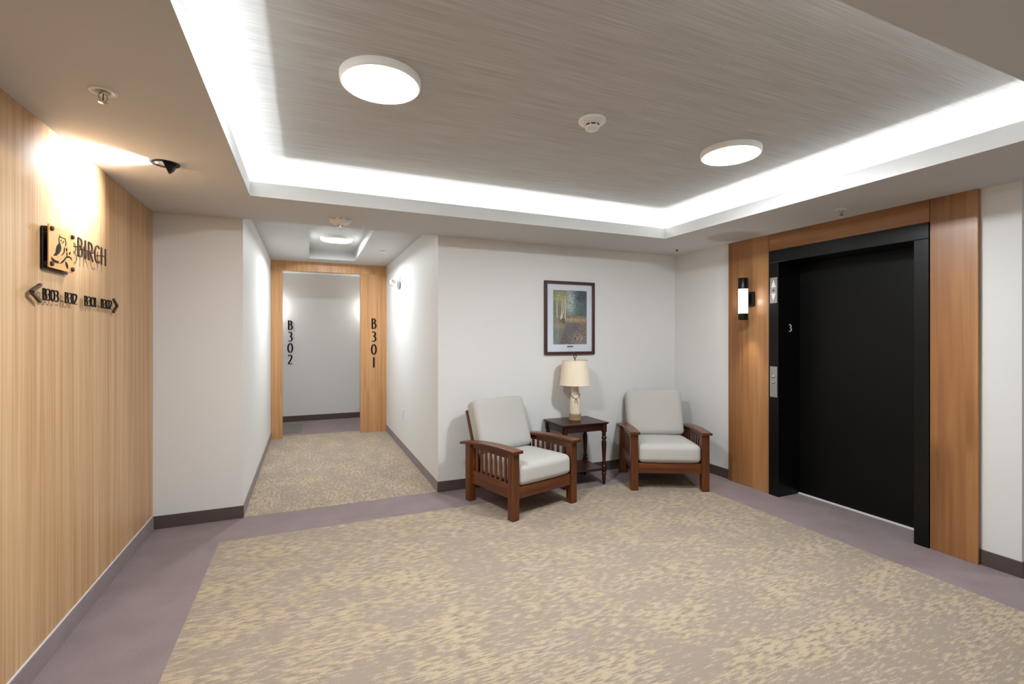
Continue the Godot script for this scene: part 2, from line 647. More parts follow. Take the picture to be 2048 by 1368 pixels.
	for i in 256 * 256:
		var t := -30.0 * clampf((c1[i] - 165.0) / 40.0, 0.0, 1.0)
		cd[i * 3] = int(228 + t * 0.7)
		cd[i * 3 + 1] = int(216 + t * 0.9)
		cd[i * 3 + 2] = int(196 + t)
	ce.albedo_texture = bytes_tex(256, 256, cd)
	ce.uv1_triplanar = true
	ce.uv1_scale = Vector3.ONE * 5.0
	var gl := mat("picture_glass", Color(1, 1, 1, 0.04), 0.06)
	gl.transparency = BaseMaterial3D.TRANSPARENCY_ALPHA
	for g in [["lamp_glow", Color(1, 0.995, 0.985), 2.5], ["led_glow", Color(1, 1, 0.99), 4.0], ["sconce_glow", Color(0.96, 0.98, 1.0), 1.6]]:
		var m := mat(g[0], Color(0.9, 0.9, 0.9), 0.5)
		m.emission_enabled = true
		m.emission = g[1]
		m.emission_energy_multiplier = g[2]

# ---------------------------------------------------------------- the shell of the place
func solid(called: String, lo: Vector3, hi: Vector3, m: Material, g := 1) -> MeshInstance3D:
	var st := ST()
	box(st, lo, hi, 0.0, g)
	return struct(called, st, m)

func build_shell() -> void:
	var W: Material = M.paint_wall
	var C: Material = M.paint_ceiling
	var top := 2.9
	solid("floor", Vector3(-2.4, -0.2, -9.5), Vector3(7.2, 0, 1.6), M.carpet_border)
	# lobby
	solid("wall_left", Vector3(XL - 0.2, 0.0, ZB - 0.01), Vector3(XL, top, 1.4), M.timber_wall)
	solid("wall_hall_left", Vector3(XL - 0.2, 0, ZP), Vector3(HX0, top, ZB - 0.01), W)
	solid("wall_back", Vector3(HX1, 0, ZP), Vector3(5.2, top, ZB), W)
	solid("wall_front", Vector3(XL - 0.2, 0, 1.2), Vector3(7.2, top, 1.4), W)
	# elevator wall round its opening
	solid("wall_right", Vector3(XR, 0, ZB), Vector3(XR + 0.25, top, -3.12), W)
	solid("wall_right_end", Vector3(XR, 0, -1.90), Vector3(XR + 0.25, top, -1.43), W)
	solid("wall_right_head", Vector3(XR, 2.26, -3.12), Vector3(XR + 0.25, top, -1.90), W)
	solid("wall_shaft", Vector3(XR + 0.32, 0, ZB), Vector3(XR + 0.42, top, -1.43), W)
	solid("wall_corridor_left", Vector3(XR + 0.25, 0, -1.55), Vector3(7.2, top, -1.43), W)
	solid("wall_corridor_end", Vector3(7.0, 0, -1.43), Vector3(7.2, top, 1.2), W)
	# soffit round the cove
	var t := 0.02
	solid("ceiling", Vector3(XL - 0.2, CEIL, ZB), Vector3(CX0, CEIL + t, 1.4), C)
	solid("ceiling_right", Vector3(CX1, CEIL, ZB), Vector3(7.2, CEIL + t, 1.4), C)
	solid("ceiling_back", Vector3(CX0, CEIL, ZB), Vector3(CX1, CEIL + t, CZ0), C)
	solid("ceiling_front", Vector3(CX0, CEIL, CZ1), Vector3(CX1, CEIL + t, 1.4), C)
	# hallway ceiling with its shallow tray
	var y := HALL_CEIL
	var x0 := 0.02
	var x1 := 0.635
	var z0 := -7.27
	var z1 := -4.75
	solid("ceiling_hall_left", Vector3(HX0, y, ZP), Vector3(x0, top, ZB), C)
	solid("ceiling_hall_right", Vector3(x1, y, ZP), Vector3(HX1, top, ZB), C)
	solid("ceiling_hall_back", Vector3(x0, y, ZP), Vector3(x1, top, z0), C)
	solid("ceiling_hall_front", Vector3(x0, y, z1), Vector3(x1, top, ZB), C)
	solid("ceiling_hall_tray", Vector3(x0, 2.72, z0), Vector3(x1, top, z1), C)
	solid("ceiling_step", Vector3(HX0, CEIL + t, ZB), Vector3(HX1, top, ZB + 0.06), C)
	# space behind the portal
	solid("wall_alcove", Vector3(-2.2, 0, ZA - 0.2), Vector3(2.8, top, ZA), W)
	solid("wall_alcove_left", Vector3(-2.2, 0, ZA), Vector3(-2.0, top, ZP - 0.1), W)
	solid("wall_alcove_right", Vector3(2.6, 0, ZA), Vector3(2.8, top, ZP - 0.1), W)
	solid("wall_alcove_near_left", Vector3(-2.2, 0, ZP - 0.1), Vector3(HX0, top, ZP), W)
	solid("wall_alcove_near_right", Vector3(HX1, 0, ZP - 0.1), Vector3(2.8, top, ZP), W)
	solid("ceiling_alcove", Vector3(-2.2, HALL_CEIL, ZA), Vector3(2.8, top, ZP - 0.1), C)
	# skirting
	var k := 0.10
	var d := 0.007
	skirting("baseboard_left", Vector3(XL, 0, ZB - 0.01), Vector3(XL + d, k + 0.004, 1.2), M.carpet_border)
	skirting("baseboard_return", Vector3(XL + d, 0, ZB - 0.01), Vector3(HX0 + d, k, ZB - 0.01 + d))
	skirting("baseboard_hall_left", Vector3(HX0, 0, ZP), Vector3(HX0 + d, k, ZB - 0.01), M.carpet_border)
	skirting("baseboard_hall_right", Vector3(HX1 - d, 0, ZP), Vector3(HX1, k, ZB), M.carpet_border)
	skirting("baseboard_back", Vector3(HX1 - d, 0, ZB), Vector3(XR - d, k, ZB + d))
	skirting("baseboard_right", Vector3(XR - d, 0, ZB + d), Vector3(XR, k, -3.61))
	skirting("baseboard_right_end", Vector3(XR - d, 0, -1.625), Vector3(XR, k, -1.43 + d))
	skirting("baseboard_corridor", Vector3(XR, 0, -1.43), Vector3(7.0, k, -1.43 + d))
	skirting("baseboard_alcove", Vector3(-2.0, 0, ZA), Vector3(2.6, k, ZA + d))
	# the pale edge under the timber wall
	solid("trim_left", Vector3(XL, k + 0.004, ZB), Vector3(XL + 0.004, k + 0.010, 1.2), M.paint_wall)

func skirting(called: String, lo: Vector3, hi: Vector3, m: Material = M.skirting) -> void:
	var st := ST()
	box(st, lo, hi, 0.002)
	struct(called, st, m)

func build_cove() -> void:
	var C: Material = M.paint_ceiling
	var pocket := 0.17
	var w := 0.016
	var y0 := CEIL + 0.02
	# lip
	for q in [["trim_cove_left", Vector3(CX0 - w, y0, CZ0 - w), Vector3(CX0, LIP, CZ1 + w)], ["trim_cove_right", Vector3(CX1, y0, CZ0 - w), Vector3(CX1 + w, LIP, CZ1 + w)], ["trim_cove_back", Vector3(CX0, y0, CZ0 - w), Vector3(CX1, LIP, CZ0)], ["trim_cove_front", Vector3(CX0, y0, CZ1), Vector3(CX1, LIP, CZ1 + w)]]:
		solid(q[0], q[1], q[2], C)
	# back of the pocket
	var p := pocket
	solid("wall_cove_left", Vector3(CX0 - p - 0.05, y0, CZ0 - p - 0.05), Vector3(CX0 - p, 2.9, CZ1 + p + 0.05), C)
	solid("wall_cove_right", Vector3(CX1 + p, y0, CZ0 - p - 0.05), Vector3(CX1 + p + 0.05, 2.9, CZ1 + p + 0.05), C)
	solid("wall_cove_back", Vector3(CX0 - p, y0, CZ0 - p - 0.05), Vector3(CX1 + p, 2.9, CZ0 - p), C)
	solid("wall_cove_front", Vector3(CX0 - p, y0, CZ1 + p), Vector3(CX1 + p, 2.9, CZ1 + p + 0.05), C)
	solid("ceiling_upper", Vector3(CX0 - p, UPPER, CZ0 - p), Vector3(CX1 + p, UPPER + 0.24, CZ1 + p), M.ceiling_paper)
	# light strips lying in the pocket, behind the lip
	var s := 0.142
	var h := y0
	led("led strip hidden in the cove on the timber wall's side", Vector3(CX0 - s, h, (CZ0 + CZ1) / 2), Vector3(0.012, 0.014, CZ1 - CZ0 + 0.1))
	led("led strip hidden in the cove on the elevator's side", Vector3(CX1 + s, h, (CZ0 + CZ1) / 2), Vector3(0.012, 0.014, CZ1 - CZ0 + 0.1))
	led("led strip hidden in the cove above the painting's wall", Vector3((CX0 + CX1) / 2, h, CZ0 - s), Vector3(CX1 - CX0 + 0.1, 0.014, 0.012))
	led("led strip hidden in the cove opposite the painting's wall", Vector3((CX0 + CX1) / 2, h, CZ1 + 0.06), Vector3(CX1 - CX0 + 0.1, 0.014, 0.012))

func led(label: String, at: Vector3, size: Vector3) -> void:
	var t := thing("led_strip_light", label, "light strip", at, 0.0, "cove light strips")
	var st := ST()
	box(st, Vector3(-size.x / 2, 0, -size.z / 2), Vector3(size.x / 2, size.y - 0.002, size.z / 2))
	obj("channel", st, M.grey_plastic, t)
	var g := ST()
	box(g, Vector3(-size.x / 2 + 0.001, size.y - 0.002, -size.z / 2), Vector3(size.x / 2 - 0.001, size.y, size.z / 2))
	obj("diffuser", g, M.led_glow, t)
	var along: float = maxf(size.x, size.z)
	area_light("led_light", at + Vector3(0, size.y + 0.002, 0), false, Vector2(size.x, size.z), LED_ENERGY * along, Color(0.952, 0.982, 1.0))

func build_floor_coverings() -> void:
	# patterned carpet let into the plain border, streaks along x in the lobby and along z in the hallway
	var st := ST()
	var lo := Vector2(-0.583, -3.96)
	var hi := Vector2(3.53, 0.75)
	carpet(st, lo, hi, false)
	tag(obj("patterned_carpet", st, M.carpet_field), "beige and taupe flecked carpet field filling the lobby in front of the armchairs", "carpet")
	st = ST()
	carpet(st, Vector2(HX0 + 0.007, -7.81), Vector2(HX1 - 0.007, -4.43), true)
	tag(obj("patterned_carpet", st, M.carpet_field), "beige and taupe flecked carpet running along the hallway to the timber portal", "carpet")

func carpet(st: SurfaceTool, lo: Vector2, hi: Vector2, turned: bool) -> void:
	var y := 0.0015
	var p := [Vector2(lo.x, lo.y), Vector2(hi.x, lo.y), Vector2(hi.x, hi.y), Vector2(lo.x, hi.y)]
	var uv := []
	for q in p:
		var w: Vector2 = q / 4.6
		uv.append(Vector2(w.y + 0.37, w.x + 0.2) if turned else w + Vector2(0.2, 0.1))
	quad(st, Vector3(p[0].x, y, p[0].y), Vector3(p[1].x, y, p[1].y), Vector3(p[2].x, y, p[2].y), Vector3(p[3].x, y, p[3].y), Vector3.UP, uv)
	for i in 4:
		var a: Vector2 = p[i]
		var b: Vector2 = p[(i + 1) % 4]
		var n := Vector3((b - a).y, 0, -(b - a).x)
		quad(st, Vector3(a.x, 0, a.y), Vector3(b.x, 0, b.y), Vector3(b.x, y, b.y), Vector3(a.x, y, a.y), n, [uv[i], uv[(i + 1) % 4], uv[(i + 1) % 4], uv[i]])

# ---------------------------------------------------------------- elevator
func build_elevator() -> void:
	var xf := 3.99
	var t := struct_node("trim_elevator")
	part_box("panel", Vector3(xf, 0, -3.61), Vector3(XR, CEIL, -3.142), M.timber_elevator, t, 0.0015, 1)
	part_box("panel", Vector3(xf, 0, -1.883), Vector3(XR, CEIL, -1.625), M.timber_elevator, t, 0.0015, 1)
	part_box("panel", Vector3(xf, 2.282, -3.139), Vector3(XR, CEIL, -1.886), M.timber_elevator, t, 0.0015, 2)
	var d := struct_node("door_1")
	var xj := 3.982
	part_box("jamb", Vector3(xj, 0, -3.139), Vector3(4.31, 2.166, -3.038), M.black_steel, d, 0.002)
	part_box("jamb", Vector3(xj, 0, -1.976), Vector3(4.31, 2.166, -1.886), M.black_steel, d, 0.002)
	part_box("header", Vector3(xj, 2.168, -3.139), Vector3(4.31, 2.28, -1.886), M.black_steel, d, 0.002)
	part_box("door_panel", Vector3(4.272, 0.008, -3.037), Vector3(4.30, 2.168, -1.977), M.black_door, d, 0.001)
	part_box("sill", Vector3(4.252, 0, -3.037), Vector3(4.271, 0.011, -1.977), M.white_plastic, d)
	var k := ST()
	lathe(k, [Vector2(0, 0.003), Vector2(0.006, 0.002), Vector2(0.007, 0)], 12, Transform3D(Basis(Vector3.FORWARD, -PI / 2), Vector3.ZERO))
	var kh := obj("keyhole", k, M.dark_slot, d)
	kh.position = Vector3(4.2715, 2.06, -2.14)
	kh.rotation.y = PI
	# hall lantern: up and down arrows
	var face_turn := -PI / 2
	var l := thing("elevator_lantern", "steel plate with up and down arrows high on the black elevator frame", "indicator", Vector3(xj, 1.91, -3.084), face_turn)
	part_box("plate", Vector3(-0.037, -0.119, 0), Vector3(0.037, 0.119, 0.004), M.steel, l, 0.001)
	for s in [1.0, -1.0]:
		var a := ST()
		plate(a, PackedVector2Array([Vector2(-0.024, s * 0.028), Vector2(0.024, s * 0.028), Vector2(0, s * 0.098)]), 0.004, 0.006)
		obj("arrow", a, M.white_plastic, l)
	part_box("badge", Vector3(-0.030, -0.020, 0.004), Vector3(0.030, 0.020, 0.0055), M.grey_plastic, l)
	var sp := ST()
	lathe(sp, [Vector2(0, 0.003), Vector2(0.007, 0.002), Vector2(0.008, 0)], 14, Transform3D(Basis(Vector3.RIGHT, PI / 2), Vector3(0, 0, 0.0055)))
	obj("sensor", sp, M.dark_slot, l)
	# call buttons
	var c := thing("elevator_call_plate", "steel call plate with two round buttons on the black elevator frame", "call button", Vector3(xj, 1.06, -3.084), face_turn)
	part_box("plate", Vector3(-0.037, -0.142, 0), Vector3(0.037, 0.142, 0.004), M.steel, c, 0.001)
	for yy in [0.048, -0.006]:
		var b := ST()
		lathe(b, [Vector2(0, 0.016), Vector2(0.010, 0.0155), Vector2(0.0125, 0.013), Vector2(0.0125, 0.004), Vector2(0.016, 0.003), Vector2(0.017, 0)], 20, Transform3D(Basis(Vector3.RIGHT, PI / 2), Vector3(0, yy, 0.004)))
		obj("button", b, M.chrome, c)
	for yy in [0.125, -0.125]:
		var b := ST()
		lathe(b, [Vector2(0, 0.002), Vector2(0.004, 0.0015), Vector2(0.005, 0)], 10, Transform3D(Basis(Vector3.RIGHT, PI / 2), Vector3(0, yy, 0.004)))
		obj("screw", b, M.chrome, c)
	# floor number on the side of the frame
	var f := thing("floor_number", "white number 3 on the inner side of the black elevator frame", "number", Vector3(4.149, 1.528, -3.038))
	letter("3", Vector2(-0.030, 0.0), 0.066, 1.15, 0.002, f, M.white_plastic, 1.35)
	for q in [Vector2(-0.008, -0.014), Vector2(0.0, -0.014), Vector2(-0.008, -0.022)]:
		var b := ST()
		lathe(b, [Vector2(0, 0.0015), Vector2(0.002, 0.001), Vector2(0.0025, 0)], 8, Transform3D(Basis(Vector3.RIGHT, PI / 2), Vector3(q.x, q.y, 0)))
		obj("braille_dot", b, M.black_metal, f)
	# sconce
	var s1 := make_sconce("black cylinder sconce with lit front on the timber panel beside the elevator", Vector3(xf, 1.642, -3.335), -PI / 2)
	sconce_light(s1, SCONCE_ENERGY, true)

func part_box(called: String, lo: Vector3, hi: Vector3, m: Material, parent: Node, bev := 0.0, g := 1) -> MeshInstance3D:
	var st := ST()
	box(st, lo, hi, bev, g)
	return obj(called, st, m, parent)

func make_sconce(label: String, at: Vector3, turn: float) -> Node3D:
	# local: wall at z = 0, z points into the room, y from the foot of the cylinder
	var t := thing("wall_sconce", label, "sconce", at, turn, "cylinder sconces")
	var R := 0.046
	var zc := 0.11
	var o := Transform3D(Basis.IDENTITY, Vector3(0, 0, zc))
	var st := ST()
	lathe(st, [Vector2(0.0, 0.405), Vector2(R - 0.003, 0.405), Vector2(R, 0.402), Vector2(R, 0.300), Vector2(0.0, 0.300)], 36, o)
	obj("top_cap", st, M.black_metal, t)
	st = ST()
	lathe(st, [Vector2(0.034, 0.004), Vector2(R - 0.003, 0.0), Vector2(R, 0.003), Vector2(R, 0.062), Vector2(0.0, 0.062)], 36, o)
	obj("bottom_cap", st, M.black_metal, t)
	st = ST()   # narrow black strap down the back
	lathe(st, [Vector2(R, 0.062), Vector2(R, 0.300)], 12, o, PI * 1.5 - 0.38, PI * 1.5 + 0.38)
	obj("back_strap", st, M.black_metal, t)
	st = ST()
	lathe(st, [Vector2(0.0, 0.062), Vector2(R - 0.003, 0.062), Vector2(R - 0.003, 0.300), Vector2(0.0, 0.300)], 36, o)
	obj("diffuser", st, M.sconce_glow, t)
	st = ST()
	lathe(st, [Vector2(0.0, 0.010), Vector2(0.034, 0.010)], 24, o)
	obj("down_lens", st, M.sconce_glow, t)
	part_box("backplate", Vector3(-0.045, 0.135, 0), Vector3(0.045, 0.275, 0.028), M.black_metal, t, 0.004)
	part_box("bracket", Vector3(-0.02, 0.16, 0.028), Vector3(0.02, 0.25, 0.068), M.black_metal, t, 0.002)
	return t

func sconce_light(t: Node3D, energy: float, down: bool) -> void:
	var xf := t.transform
	var l := OmniLight3D.new()
	l.name = "sconce_light"
	l.light_energy = energy
	l.light_color = Color(1.0, 0.985, 0.96)
	l.omni_range = 12.0
	l.omni_attenuation = 2.0
	l.light_size = 0.012
	l.shadow_enabled = true
	add_child(l, true)
	l.transform = xf * Transform3D(Basis.IDENTITY, Vector3(0, 0.181, 0.078))
	if down:
		var s := SpotLight3D.new()
		s.name = "sconce_down_light"
		s.light_energy = energy * 7.0
		s.light_color = Color(1.0, 0.96, 0.9)
		s.spot_angle = 32.0
		s.spot_angle_attenuation = 1.0
		s.spot_range = 6.0
		s.spot_attenuation = 2.0
		s.light_size = 0.02
		s.shadow_enabled = true
		add_child(s, true)
		s.transform = xf * Transform3D(Basis(Vector3.RIGHT, -PI / 2), Vector3(0, -0.006, 0.11))

# ---------------------------------------------------------------- portal at the end of the hallway
func build_portal() -> void:
	var t := struct_node("trim_portal")
	var z0 := ZP - 0.10
	var z1 := ZP + 0.004
	part_box("post", Vector3(HX0, 0, z0), Vector3(-0.335, 2.443, z1), M.timber_portal, t, 0.002)
	part_box("post", Vector3(0.748, 0, z0), Vector3(HX1, 2.443, z1), M.timber_portal, t, 0.002)
	part_box("head", Vector3(HX0, 2.444, z0), Vector3(HX1, HALL_CEIL, z1), M.timber_portal, t, 0.002)
	var s := thing("suite_number", "dark letters B301 stacked down the timber post of the portal", "lettering", Vector3(0.945, 0, z1), 0.0, "stacked suite numbers")
	stack_text(s, "B301", 1.763, 1.003, 0.158)
	s = thing("suite_number", "dark letters B302 stacked down the grey wall behind the portal", "lettering", Vector3(-0.277, 0, ZA), 0.0, "stacked suite numbers")
	stack_text(s, "B302", 1.762, 1.003, 0.165)
	# lamps behind the portal
	var a := make_sconce("black cylinder sconce on the end wall near the letters B302", Vector3(-0.575, 1.80, ZA), 0.0)
	sconce_light(a, ALCOVE_ENERGY, false)
	var b := make_sconce("black cylinder sconce on the end wall behind the portal's wide post", Vector3(1.08, 1.80, ZA), 0.0)
	sconce_light(b, ALCOVE_ENERGY, false)
	# doormat
	var m := thing("doormat", "flat grey doormat lying on the floor behind the portal", "doormat", Vector3(-0.42, 0, -8.4))
	part_box("mat", Vector3(-0.33, 0, -0.385), Vector3(0.33, 0.008, 0.385), M.doormat_grey, m, 0.003)

func stack_text(parent: Node3D, text: String, top: float, bottom: float, height: float) -> void:
	var step := (top - bottom - height) / (text.length() - 1)
	for i in text.length():
		var ch := text[i]
		var sx := 0.80
		letter(ch, Vector2(-glyph(ch).w * height * sx * 0.5, top - height - i * step), height, sx, 0.008, parent, M.sign_black)

# ---------------------------------------------------------------- ceiling fittings
func make_disc(label: String, at: Vector3, r: float, energy: float) -> void:
	var t := thing("disc_ceiling_light", label, "ceiling light", at, 0.0, "round ceiling lights")
	var st := ST()
	lathe(st, [Vector2(r - 0.006, -0.022), Vector2(r - 0.005, -0.034), Vector2(r - 0.001, -0.035), Vector2(r + 0.005, -0.030), Vector2(r + 0.008, -0.014), Vector2(r + 0.008, 0.0)], 64)
	obj("trim_ring", st, M.white_plastic, t)
	st = ST()
	lathe(st, [Vector2(0, -0.026), Vector2(r * 0.8, -0.026), Vector2(r - 0.0055, -0.025)], 64)
	obj("diffuser", st, M.lamp_glow, t)
	area_light("disc_light", at + Vector3(0, -0.028, 0), true, Vector2(r * 1.35, r * 1.35), energy, Color(0.952, 0.982, 1.0))

func build_ceiling_fittings() -> void:
	make_disc("round white ceiling light on the papered ceiling near the timber wall", Vector3(0.308, UPPER, -2.228), 0.173, DISC_ENERGY)
	make_disc("round white ceiling light on the papered ceiling near the elevator", Vector3(2.468, UPPER, -2.215), 0.173, DISC_ENERGY)
	make_disc("round white ceiling light in the hallway's ceiling tray", Vector3(0.334, 2.72, -6.34), 0.185, HALL_DISC_ENERGY)
	make_disc("round white ceiling light in the side corridor beyond the elevator wall", Vector3(5.4, CEIL, -0.35), 0.173, CORRIDOR_DISC_ENERGY)
	# smoke detector
	var t := thing("smoke_detector", "white smoke detector between the two lights on the papered ceiling", "smoke detector", Vector3(1.425, UPPER, -2.2))
	var st := ST()
	lathe(st, [Vector2(0.0, -0.030), Vector2(0.040, -0.028), Vector2(0.052, -0.017), Vector2(0.072, -0.013), Vector2(0.0745, -0.009), Vector2(0.0745, 0)], 48)
	obj("base", st, M.white_plastic, t)
	st = ST()
	lathe(st, [Vector2(0.040, -0.0295), Vector2(0.039, -0.037)], 40)
	obj("vent_ring", st, M.dark_slot, t)
	st = ST()
	lathe(st, [Vector2(0.0, -0.055), Vector2(0.031, -0.054), Vector2(0.036, -0.050), Vector2(0.041, -0.037), Vector2(0.0, -0.037)], 40)
	obj("cap", st, M.white_plastic, t)
	for i in 8:
		var an := TAU * i / 8.0
		var rib := ST()
		box(rib, Vector3(-0.003, -0.038, -0.002), Vector3(0.003, -0.028, 0.002), 0, 1, Transform3D(Basis(Vector3.UP, -an + PI / 2), Vector3(cos(an) * 0.040, 0, sin(an) * 0.040)))
		obj("rib", rib, M.white_plastic, t)
	st = ST()
	lathe(st, [Vector2(0, -0.0165), Vector2(0.003, -0.015), Vector2(0.003, -0.012)], 10, Transform3D(Basis.IDENTITY, Vector3(-0.058, 0, 0.012)))
	obj("indicator", st, M.dark_slot, t)
	# sensor with a domed body above the hallway's mouth
	t = thing("motion_detector", "white domed detector with clear lens on the soffit above the hallway", "detector", Vector3(0.245, CEIL, -4.10))
	st = ST()
	lathe(st, [Vector2(0.0, -0.056), Vector2(0.036, -0.054), Vector2(0.060, -0.044), Vector2(0.080, -0.026), Vector2(0.0895, -0.008), Vector2(0.0905, 0)], 48)
	obj("body", st, M.white_plastic, t)
	st = ST()
	lathe(st, [Vector2(0.0, -0.088), Vector2(0.018, -0.087), Vector2(0.026, -0.081), Vector2(0.027, -0.070), Vector2(0.019, -0.067), Vector2(0.019, -0.054)], 32)
	obj("lens", st, M.white_plastic, t)
	st = ST()
	lathe(st, [Vector2(0.0205, -0.069), Vector2(0.0205, -0.055)], 24)
	obj("lens_ring", st, M.steel, t)
	for an in [50.0, 62.0, 88.0, 94.0, 120.0, 132.0]:
		var a2 := deg_to_rad(an)
		part_slot(t, Transform3D(Basis(Vector3.UP, -a2 + PI / 2), Vector3(cos(a2) * 0.0855, -0.015, sin(a2) * 0.0855)))
	# sprinklers
	sprinkler("pendent sprinkler in a white dish on the soffit beside the timber wall", Vector3(-0.734, CEIL, -2.335), 0.046, 0.6)
	sprinkler("small pendent sprinkler on the soffit in front of the elevator", Vector3(3.69, CEIL, -2.292), 0.040, 1.9)
	t = thing("sprinkler_cover", "flat white sprinkler cover plate on the hallway ceiling", "sprinkler", Vector3(0.90, HALL_CEIL, -6.29))
	st = ST()
	lathe(st, [Vector2(0, -0.010), Vector2(0.040, -0.009), Vector2(0.043, -0.006), Vector2(0.034, -0.005), Vector2(0.034, 0)], 32)
	obj("cover", st, M.paint_white, t)
	# tiny black sensor
	t = thing("ceiling_sensor", "tiny black sensor on the soffit in the corner by the painting's wall", "sensor", Vector3(3.75, CEIL, -4.09))
	st = ST()
	lathe(st, [Vector2(0, -0.016), Vector2(0.008, -0.013), Vector2(0.011, -0.006), Vector2(0.013, 0)], 16)
	obj("eye", st, M.dark_slot, t)
	# adjustable spot
	t = thing("gimbal_spotlight", "black tilted spotlight set into the soffit beside the timber wall", "spotlight", Vector3(-0.722, CEIL, -3.175))
	st = ST()
	lathe(st, [Vector2(0.050, 0.0), Vector2(0.051, -0.005), Vector2(0.062, -0.007), Vector2(0.066, -0.004), Vector2(0.066, 0)], 48)
	obj("trim_ring", st, M.black_metal, t)
	st = ST()
	lathe(st, [Vector2(0, -0.001), Vector2(0.051, -0.001)], 32)
	obj("recess", st, M.grey_plastic, t)
	# eyeball: half a ball whose flat lit face looks at the wall and a little down
	var aim := Vector3(-1.0, -0.45, 0.10).normalized()
	var at := Vector3(-0.004, -0.006, 0.0)
	var cup := Transform3D(Basis(Quaternion(Vector3.UP, aim)), at)
	st = ST()
	var ball := []
	for i in 11:
		var an := PI / 2 * i / 10.0
		ball.append(Vector2(sin(an) * 0.052, -cos(an) * 0.052))
	ball.append_array([Vector2(0.052, 0.004), Vector2(0.046, 0.004), Vector2(0.044, -0.004), Vector2(0.0, -0.004)])
	lathe(st, ball, 40, cup)
	obj("head", st, M.black_metal, t)
	st = ST()
	lathe(st, [Vector2(0.0, -0.002), Vector2(0.042, -0.002)], 32, cup)
	obj("lens", st, M.lamp_glow, t)
	var s := SpotLight3D.new()
	s.name = "gimbal_light"
	s.light_energy = SPOT_ENERGY
	s.light_color = Color(0.975, 0.985, 1.0)
	s.spot_angle = 53.0
	s.spot_angle_attenuation = 1.0
	s.spot_range = 12.0
	s.spot_attenuation = 2.0
	s.light_size = 0.03
	s.shadow_enabled = true
	add_child(s, true)
	s.position = t.position + at + aim * 0.008 + Vector3(0.008, -0.022, 0)
	s.look_at_from_position(s.position, s.position + Vector3(-1.0, -0.34, 0.10), Vector3.UP)

func part_slot(t: Node3D, xf: Transform3D) -> void:
	var st := ST()
	box(st, Vector3(-0.0035, -0.002, -0.003), Vector3(0.0035, 0.002, 0.0035), 0, 1, xf)
	obj("slot", st, M.dark_slot, t)

func sprinkler(label: String, at: Vector3, r: float, turn: float) -> void:
	var t := thing("sprinkler", label, "sprinkler", at, turn, "pendent sprinklers")
	var st := ST()
	lathe(st, [Vector2(r * 0.50, -0.001), Vector2(r * 0.55, -0.004), Vector2(r * 0.80, -0.008), Vector2(r * 0.95, -0.006), Vector2(r, 0.0)], 40)
	obj("dish", st, M.white_plastic, t)
	st = ST()
	lathe(st, [Vector2(0.011, 0.0), Vector2(0.011, -0.010), Vector2(0.008, -0.014), Vector2(0.0, -0.014)], 20)
	obj("nozzle", st, M.chrome, t)
	for s in [-1.0, 1.0]:
		st = ST()
		tube(st, [Vector3(s * 0.008, -0.010, 0), Vector3(s * 0.014, -0.018, 0), Vector3(s * 0.014, -0.030, 0), Vector3(s * 0.003, -0.042, 0)], 0.0028, 8)
		obj("frame_arm", st, M.chrome, t)
	st = ST()
	lathe(st, [Vector2(0.0018, -0.014), Vector2(0.0018, -0.040)], 8)
	obj("bulb", st, M.dark_slot, t)
	st = ST()
	lathe(st, [Vector2(0, -0.0475), Vector2(0.005, -0.0470), Vector2(0.016, -0.0455), Vector2(0.016, -0.0445), Vector2(0.004, -0.0435), Vector2(0.003, -0.038), Vector2(0.0, -0.038)], 24)
	obj("deflector", st, M.chrome, t)

